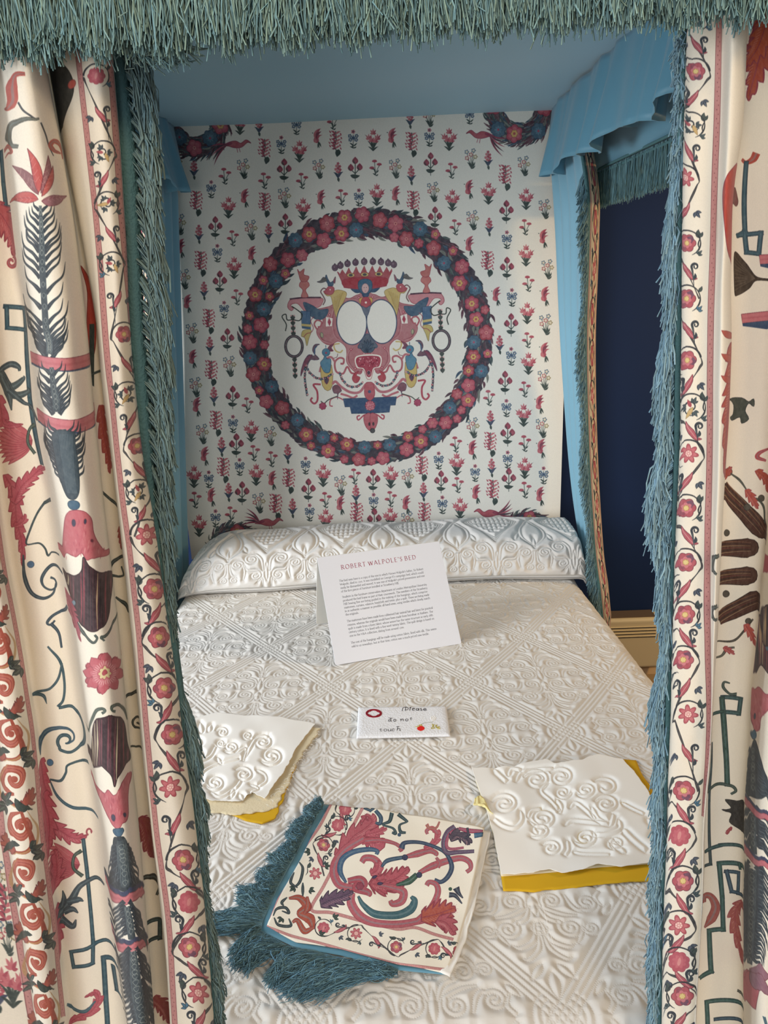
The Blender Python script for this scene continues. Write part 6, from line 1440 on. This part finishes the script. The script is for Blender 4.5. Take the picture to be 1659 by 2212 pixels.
M_blk = mat('dark_thread', lin('2a2530'), .7); M_cr = mat('crimson_thread', lin('8e1226'), .6); M_red = mat('red_thread', lin('d8241c'), .55); M_ygr = mat('olive_thread', lin('b3a42c'), .6); M_wth = mat('white_thread', lin('efece6'), .6); M_gth = mat('green_thread', lin('66702f'), .6)
W5 = []
# Please / do not / touch : letters as stitched strokes
W5 += [sm([(862, 222), (868, 180), (872, 176)]), sm([(820, 215), (835, 180), (880, 172), (905, 190), (890, 208), (862, 205)]), sm([(820, 215), (828, 222)]),
       sm([(925, 215), (935, 172)]), sm([(925, 178), (945, 172)]), sm([(965, 198), (990, 196), (985, 184), (966, 188), (960, 206), (975, 216), (992, 212)]), sm(el5(1028, 202, 16, 13)), sm([(1048, 186), (1050, 216)]),
       sm([(1092, 186), (1074, 188), (1076, 198), (1094, 206), (1088, 216), (1070, 214)]), sm([(1112, 202), (1155, 202)], 2), sm([(1150, 198), (1140, 186), (1120, 192), (1116, 208), (1130, 216), (1158, 212)])]
W5 += [sm([(656, 330), (632, 350), (640, 364), (660, 352), (668, 318)]), sm([(630, 318), (690, 322)], 2), sm([(660, 352), (668, 364), (680, 358)]), sm(el5(718, 350, 16, 16)), sm([(800, 332), (806, 358)]), sm([(796, 334), (812, 336), (824, 330), (836, 340), (834, 358)]), sm(el5(884, 344, 18, 15)), sm([(944, 310), (936, 335), (946, 344), (958, 340)]), sm([(926, 322), (962, 322)], 2)]
W5 += [sm([(526, 462), (520, 490), (532, 500), (546, 492)]), sm([(504, 474), (548, 474)], 2), sm(el5(588, 484, 20, 16)), sm([(628, 470), (630, 494), (650, 496), (664, 486), (666, 466)]), sm([(664, 484), (672, 498)]), sm([(716, 474), (700, 464), (684, 480), (694, 494), (716, 492)]), sm([(762, 430), (750, 490)]), sm([(752, 474), (770, 460), (790, 464), (788, 488), (800, 488)]), sm([(742, 436), (784, 436)], 2)]
i_ = 0
for c_ in (3, 2, 1, 2, 1, 2, 3, 1, 2, 1, 2, 2, 1, 2, 1, 3):
    tubes('letter', [tl(w) for w in W5[i_:i_ + c_]], .00062, M_blk, nt, 5); i_ += c_
assert i_ >= len(W5), (i_, len(W5))
E5 = [el5(430, 257, 108, 55, n=40), el5(430, 257, 100, 50, n=40), el5(430, 257, 92, 46, n=40)]
q4 = [(430 + 68*cos(t)*(1 + .28*abs(cos(2*t))), 257 + 32*sin(t)*(1 + .28*abs(cos(2*t)))) for t in np.linspace(0, 2*pi, 41)]
E5 += [q4, [(430 + (x - 430)*1.12, 257 + (y - 257)*1.12) for x, y in q4]]
tubes('crimson_emblem', [tl(w) for w in E5], .0009, M_cr, nt, 5)
tubes('red_strawberry', [tl([(1075 - 52*sin(pi*(k + .5)/12)**.6*1.0 + 3, 428 + k*5.6), (1078 + 52*sin(pi*(k + .7)/12.5)**.6, 426 + k*5.4)]) for k in range(12)], .0007, M_red, nt, 5)
tubes('olive_leaves', [tl(w) for w in ([(1005, 432), (1050, 440)], [(1030, 424), (1070, 420)], [(1050, 412), (1092, 412)], [(1080, 404), (1096, 424)], [(1232, 396), (1262, 450)], [(1262, 400), (1222, 458)], [(1222, 462), (1272, 454)], [(1280, 410), (1296, 450)], [(1300, 408), (1280, 440)], [(1340, 430), (1310, 436), (1312, 462), (1346, 462)], [(1300, 440), (1345, 452)])], .0008, M_ygr, nt, 5)
tubes('green_stem', [tl(sm([(1080, 405), (1120, 385), (1180, 376), (1236, 372)]))], .0004, M_gth, nt, 5)
tubes('white_flower', [tl(el5(1250 + 24*cos(a), 318 + 18*sin(a), 14, 12, n=12)) for a in np.linspace(0, 6.28, 6)[:-1]] + [tl(sm([(1262, 335), (1245, 350), (1238, 370)]))], .0008, M_wth, nt, 5)

# --- tent card with printed text
GL = {
 'a': (8.2, [[(6.6, 6), (6.6, 1.2), (8.4, .3)], ('a', 4.0, 2.6, 2.9, 2.8, 0, 360), ('a', 3.9, 7.0, 2.7, 3, 0, 150)]),
 'b': (9.6, [[(1.6, 16), (1.6, .2)], ('a', 5, 5, 3.5, 5, -150, 150)]), 'c': (8.2, [('a', 5, 5, 4, 5, 45, 315)]), 'd': (9.8, [[(8, 16), (8, 0)], ('a', 4.6, 5, 3.6, 5, 30, 330)]),
 'e': (8.2, [('a', 4.8, 5, 3.9, 5, 10, 315), [(1.2, 5.6), (8.4, 5.8)]]), 'f': (5.6, [[(2.6, 0), (2.6, 13)], ('a', 5.4, 13, 2.8, 3, 180, 60), [(.6, 9.8), (5.4, 9.8)]]),
 'g': (8.8, [('a', 4.4, 6.6, 3.1, 3.4, 0, 360), ('a', 4.4, -2.4, 3.8, 2.8, 0, 360), [(6.6, 9.2), (9, 9.8)], [(3, 3.6), (2.6, 1.2), (5, .4)]]), 'h': (10, [[(1.6, 16), (1.6, 0)], ('a', 5, 6, 3.3, 3.9, 160, 0), [(8.3, 6), (8.3, 0)]]),
 'i': (4, [[(2, 9.8), (2, 0)], ('d', 2, 14)]), 'j': (4, [[(2.2, 9.8), (2.2, -3), (.4, -5)], ('d', 2.2, 14)]), 'k': (9, [[(1.6, 16), (1.6, 0)], [(7.6, 9.8), (2, 5), (8.6, 0)]]), 'l': (4, [[(2, 16), (2, 0)]]),
 'm': (15, [[(1.6, 9.8), (1.6, 0)], ('a', 4.6, 6, 3, 3.9, 160, 0), [(7.6, 6), (7.6, 0)], ('a', 10.6, 6, 3, 3.9, 160, 0), [(13.6, 6), (13.6, 0)]]), 'n': (10, [[(1.6, 9.8), (1.6, 0)], ('a', 5, 6, 3.3, 3.9, 160, 0), [(8.3, 6), (8.3, 0)]]),
 'o': (9.4, [('a', 4.7, 5, 3.9, 5, 0, 360)]), 'p': (9.8, [[(1.6, 9.8), (1.6, -6)], ('a', 5, 5, 3.6, 5, -150, 150)]), 'q': (9.8, [[(8, 9.8), (8, -6)], ('a', 4.6, 5, 3.6, 5, 30, 330)]), 'r': (6.6, [[(1.8, 9.8), (1.8, 0)], ('a', 5, 6.5, 3, 3.4, 160, 60)]),
 's': (7, [[(5.8, 8.4), (3.6, 9.8), (1.4, 8), (3.4, 5.4), (5.8, 3), (4, .3), (1, 1.4)]]), 't': (5.8, [[(2.4, 13), (2.4, 1.6), (4, .2), (5.4, .8)], [(.6, 9.8), (5.2, 9.8)]]), 'u': (10, [[(1.8, 9.8), (1.8, 4)], ('a', 4.9, 3.8, 3.1, 3.8, 180, 350), [(8.2, 9.8), (8.2, 0)]]),
 'v': (8.8, [[(.8, 9.8), (4.6, 0), (8, 9.8)]]), 'w': (13, [[(.8, 9.8), (4, 0), (6.8, 9.4), (9.6, 0), (12.4, 9.8)]]), 'x': (9, [[(1, 9.8), (8, 0)], [(7.6, 9.8), (1, 0)]]), 'y': (8.8, [[(.8, 9.8), (4.6, .4)], [(8, 9.8), (3, -5.6), (.8, -5)]]), 'z': (8, [[(1, 9.6), (7, 9.6), (1, .3), (7.4, .3)]]),
 'A': (13, [[(.8, 0), (6.4, 15.4), (12, 0)], [(3.2, 5.4), (9.8, 5.4)]]), 'B': (11.4, [[(2, 15), (2, 0)], ('a', 4.8, 11.5, 4, 3.5, 90, -90), ('a', 5, 4, 5, 4, 90, -90), [(2, 15), (4.8, 15)], [(2, 8), (5, 8)], [(2, 0), (5, 0)]]),
 'C': (12.6, [('a', 7.4, 7.5, 6.3, 7.6, 50, 310)]), 'D': (14, [[(2, 15), (2, 0)], ('a', 5.4, 7.5, 7, 7.5, 90, -90), [(2, 15), (5.4, 15)], [(2, 0), (5.4, 0)]]), 'E': (10, [[(2, 15), (2, 0)], [(2, 15), (8.6, 15)], [(2, 7.8), (7.4, 7.8)], [(2, 0), (9, 0)]]),
 'G': (13.4, [('a', 7.4, 7.5, 6.3, 7.6, 50, 330), [(12.2, 6), (12.2, .8)]]), 'H': (14, [[(2, 15), (2, 0)], [(12, 15), (12, 0)], [(2, 7.8), (12, 7.8)]]), 'I': (5, [[(2.4, 15), (2.4, 0)]]), 'L': (10, [[(2, 15), (2, 0)], [(2, 0), (9, 0)]]),
 'M': (16, [[(2, 0), (3, 15), (8, 2), (13, 15), (14, 0)]]), 'O': (15, [('a', 7.4, 7.5, 6.4, 7.7, 0, 360)]), 'P': (10.6, [[(2, 15), (2, 0)], ('a', 4.6, 11, 4.4, 4, 90, -90), [(2, 15), (4.6, 15)], [(2, 7), (4.6, 7)]]),
 'R': (12, [[(2, 15), (2, 0)], ('a', 4.8, 11.2, 4.2, 3.8, 90, -90), [(2, 15), (4.8, 15)], [(2, 7.4), (5, 7.4), (11.6, 0)]]), 'S': (9, [[(7.4, 13), (4.8, 15.2), (1.8, 12.6), (3, 9), (6.6, 6.4), (7.4, 2.8), (4.4, -.2), (1.2, 1.8)]]),
 'T': (12, [[(6, 15), (6, 0)], [(.8, 15), (11.2, 15)]]), 'U': (13.4, [[(2, 15), (2, 5)], ('a', 6.7, 5, 4.7, 5.1, 180, 360), [(11.4, 15), (11.4, 5)]]), 'V': (12.6, [[(.8, 15), (6.4, 0), (12, 15)]]), 'W': (18, [[(.8, 15), (5.2, 0), (9, 14), (13, 0), (17, 15)]]),
 '0': (9, [('a', 4.5, 5, 3.7, 5, 0, 360)]), '1': (6, [[(3, 10), (3, 0)]]), '4': (9, [[(6.4, 0), (6.4, 10), (.8, 3), (8.6, 3)]]), '5': (8, [[(6.6, 10), (2.4, 10), (2, 5.6), (5.4, 5), (6.4, 2), (4, -.2), (1.2, 1)]]), '7': (8.4, [[(1, 10), (7.6, 10), (3.4, -4)]]), '8': (9, [('a', 4.5, 11.4, 3, 3.6, 0, 360), ('a', 4.5, 4, 3.7, 4, 0, 360)]),
 '.': (4, [('d', 2, .6)]), ',': (4, [('d', 2, .6), [(2.2, .4), (1.4, -2.4)]]), "'": (3.6, [[(2.2, 15), (1.6, 11.6)]]), ';': (4, [('d', 2, 7), ('d', 2, .6), [(2.2, .4), (1.4, -2.4)]]), '(': (5, [('a', 6, 6, 4.4, 10, 130, 230)]), ')': (5, [('a', -1, 6, 4.4, 10, -50, 50)]), '-': (5.4, [[(.8, 5), (4.6, 5)]]),
 '&': (14, [[(12.6, 8), (9, .6), (5, -.2), (1.6, 2.6), (3, 6.4), (7.4, 10), (7.6, 13.6), (5.2, 15.2), (3, 13), (4.4, 9), (12.8, 0)]])}
def text_polys(s, x, y, sc, nib=1.5, ang=.5, thin=.75, track=0):
    nv_ = nib*.5*np.exp(1j*ang)*sc; th_ = thin*sc*.5; out = []
    for ch in s:
        if ch == ' ': x += 5.6*sc; continue
        w, st = GL[ch]
        for q in st:
            if q[0] == 'd': out.append(ell(C(x + q[1]*sc, y + q[2]*sc), 1.25*sc, n=8)); continue
            if q[0] == 'a':
                a = np.radians(np.linspace(q[5], q[6], 14)); p = (q[1] + q[3]*np.cos(a)) + 1j*(q[2] + q[4]*np.sin(a))
            else:
                p = C(q)
                if ch in 'sS5&' : p = cr(p, 4)
                for e, oth in ((p[0], p[1]), (p[-1], p[-2])):       # serifs on upright ends
                    if abs(e.real - oth.real) < 1.2 and e.imag in (0, 15, 15.4, -6, 16): p_ = [C(e.real - 1.7, e.imag), C(e.real + 1.7, e.imag)]; pp = x + C(0, y) + np.array(p_)*sc; out.append(band(pp, thin*sc*1.1))
            p = x + 1j*y + p*sc
            out.append(band(p, thin*sc))
            for a, b in zip(p[:-1], p[1:]):
                qd = np.array([a - nv_, b - nv_, b + nv_, a + nv_])
                if (np.conj(qd[1] - qd[0])*(qd[3] - qd[0])).imag < 0: qd = qd[::-1]
                out.append(qd)
        x += w*sc + track*sc
    return out, x
def norm_orient(P):
    r = []
    for p in P:
        a = .5*np.sum((np.roll(p, -1).imag - p.imag)*(np.roll(p, -1).real + p.real))
        r.append(p if a > 0 else p[::-1])
    return r
def text_width(s, sc): return sum(5.6*sc if ch == ' ' else GL[ch][0]*sc for ch in s)
CW, CH = 1.0, .0
A_ = np.array([*at_z(725, 1437, QZ + .003)] + [QZ + .003], float); B_ = np.array([*at_z(997, 1390, QZ + .003)] + [QZ + .003], float)
e1 = B_ - A_; wcard = np.linalg.norm(e1); e1 /= wcard
d = np.array([float(k) for k in ray(685, 1205)]); o_ = np.array([0, 0, CZ])
k = np.dot(A_ - o_, e1)/np.dot(d, e1); TL = o_ + d*k               # on the ray, straight above the lower left corner
e2 = TL - A_; hcard = np.linalg.norm(e2); e2 /= hcard; nrm = np.cross(e1, e2)
card = tag(empty('tent_card'), 'white folded card with a red heading and text standing on the quilt before the bolster', 'card')
KW, KH = 1400, int(1400*hcard/wcard)
kc = Canvas(KW, KH, 'e9ebf2', lambda z: z.real + 1j*(KH - z.imag))
def line_at(s, x0, y0, x1, col, scl, nib, thin, justify=True):
    w = text_width(s, 1.0); sp = s.count(' ')
    sc = scl; extra = ((x1 - x0) - w*sc)/max(len(s) - 1, 1)/sc if justify else 0
    P, _ = text_polys(s, x0, y0, sc, nib, .5, thin, extra); kc.fill(norm_orient(P), col)
# crop 4 coordinates (scale 4.484 from 640,1160) -> card fractions
def onc(x, y):
    d = np.array([float(k) for k in ray(640 + x/4.484, 1160 + y/4.484)]); t = np.dot(A_ - o_, nrm)/np.dot(d, nrm); p = o_ + d*t - A_
    return np.dot(p, e1)/wcard*KW, np.dot(p, e2)/hcard*KH
def put(s, xa, ya, xb, yb, col, xh, nib=1.6, thin=.9, just=True):
    a = onc(xa, ya); b = onc(xb, yb); y = (a[1] + b[1])/2; line_at(s, a[0], y, b[0], col, xh, nib, thin, just)
put("ROBERT WALPOLE'S BED", 437, 317, 1178, 208, '8a1030', 3.1, 2.0, 1.0)
TX = [("The bed seen here is a copy of the one in which Horace Walpole's father, Sir Robert", 417, 437, 1240, 314),
("Walpole, died in 1745. It was modelled on George II's campaign bed, which could", 424, 470, 1246, 348), ("easily be dismantled and moved. It was one of Walpole's prized possessions and one", 431, 504, 1251, 381),
("of the first pieces of furniture installed at Strawberry Hill.", 436, 538, 1000, 452),
("Students in the furniture conservation department at London Metropolitan University", 447, 592, 1268, 466), ("produced the bed frame as part of their coursework. The members of the Strawberry", 454, 627, 1276, 499),
("Hill Sewing Bee are being guided in the making of the hangings, which comprise", 460, 660, 1284, 533), ("mattresses, curtains, valances, headcloth and tester, plus a quilt. These are being made", 466, 694, 1292, 566),
("in as authentic a manner as possible; all hand-sewn, using textiles which closely match", 472, 728, 1300, 598), ("the originals.", 479, 762, 607, 742),
("The mattresses have been made from rubberised hair (animal hair and latex) for practical", 492, 828, 1323, 690), ("reasons, whereas the originals would have been made from horsehair or feathers. The", 499, 863, 1329, 727),
("quilt is made from a linen fabric whose weave has the same structure as early 18th", 505, 898, 1337, 762), ("century cotton. It is lined with a fine wool tammy fabric. The quilt design is based on", 511, 932, 1343, 796), ("one in the V&A collection, dating from around 1700.", 518, 966, 1052, 882),
("The rest of the hangings will be made using cotton fabric, lined with silk. This seems", 530, 1036, 1367, 894), ("odd to us nowadays, but at that time, cotton was a much-prized new textile.", 538, 1072, 1292, 942)]
for s, xa, ya, xb, yb in TX: put(s, xa, ya, xb, yb, '33343c', 1.42, 1.7, 1.0)
IM_c = to_image('card_print', kc.img)
M_card = mat('white_card_printed', img=IM_c, rough=.75, spec=.4); M_cd = mat('white_card', lin('eceae2'), .75, spec=.4)
def panel(name, A, u, v, w, h, m, uvs, th=.0022, r=.005):
    """thin board with two rounded lower corners"""
    P = [(0, h), (0, r)] + [(r - r*cos(a), r - r*sin(a)) for a in np.linspace(.3, 1.5, 5)] + [(w - r + r*cos(a), r - r*sin(a)) for a in np.linspace(1.5, .3, 5)] + [(w, r), (w, h)]
    n = np.cross(u, v); V = [A + u*p + v*q for p, q in P] + [A + u*p + v*q - n*th for p, q in P]; N = len(P)
    uv = [(p/w, q/h) for p, q in P]*2
    Fc = [tuple(range(N)), tuple(range(2*N - 1, N - 1, -1))] + [(i, i + N, (i + 1) % N + N, (i + 1) % N) for i in range(N)]
    return mesh(name, V, Fc, m, card, uv=uv, smooth=False)
panel('front_panel', A_, e1, e2, wcard, hcard, M_card, True)
Bk = np.array([*at_z(667, 1352, QZ + .003)] + [QZ + .003], float); eb = TL - Bk; eb = eb - e1*np.dot(eb, e1); Lb = np.linalg.norm(eb)
A2 = TL - eb + nrm*-.0026; A2[2] = QZ + .003
v2 = TL - nrm*.0026 - A2; v2 -= e1*np.dot(v2, e1); h2 = np.linalg.norm(v2); v2 /= h2
panel('back_panel', A2 + e1*0, e1, v2, wcard, h2, M_cd, False)
mesh('fold', [TL, TL + e1*wcard, TL + e1*wcard - nrm*.0026, TL - nrm*.0026, TL + e2*.001 - nrm*.0013, TL + e1*wcard + e2*.001 - nrm*.0013], [(0, 1, 5, 4), (4, 5, 2, 3), (0, 3, 2, 1), (0, 4, 3), (1, 2, 5)], M_cd, card, smooth=False)
# one loose thread on the quilt
p = cr(pz('1168,1934 1180,1985 1196,2040'), 10); w_ = to_w(p)
o = tubes('loose_thread', [np.stack([w_.real, w_.imag, np.full(len(p), QZ + .004)], 1)], .0003, M_wth, None, 4); tag(o, 'long loose white thread lying on the quilt at the lower right', 'thread')
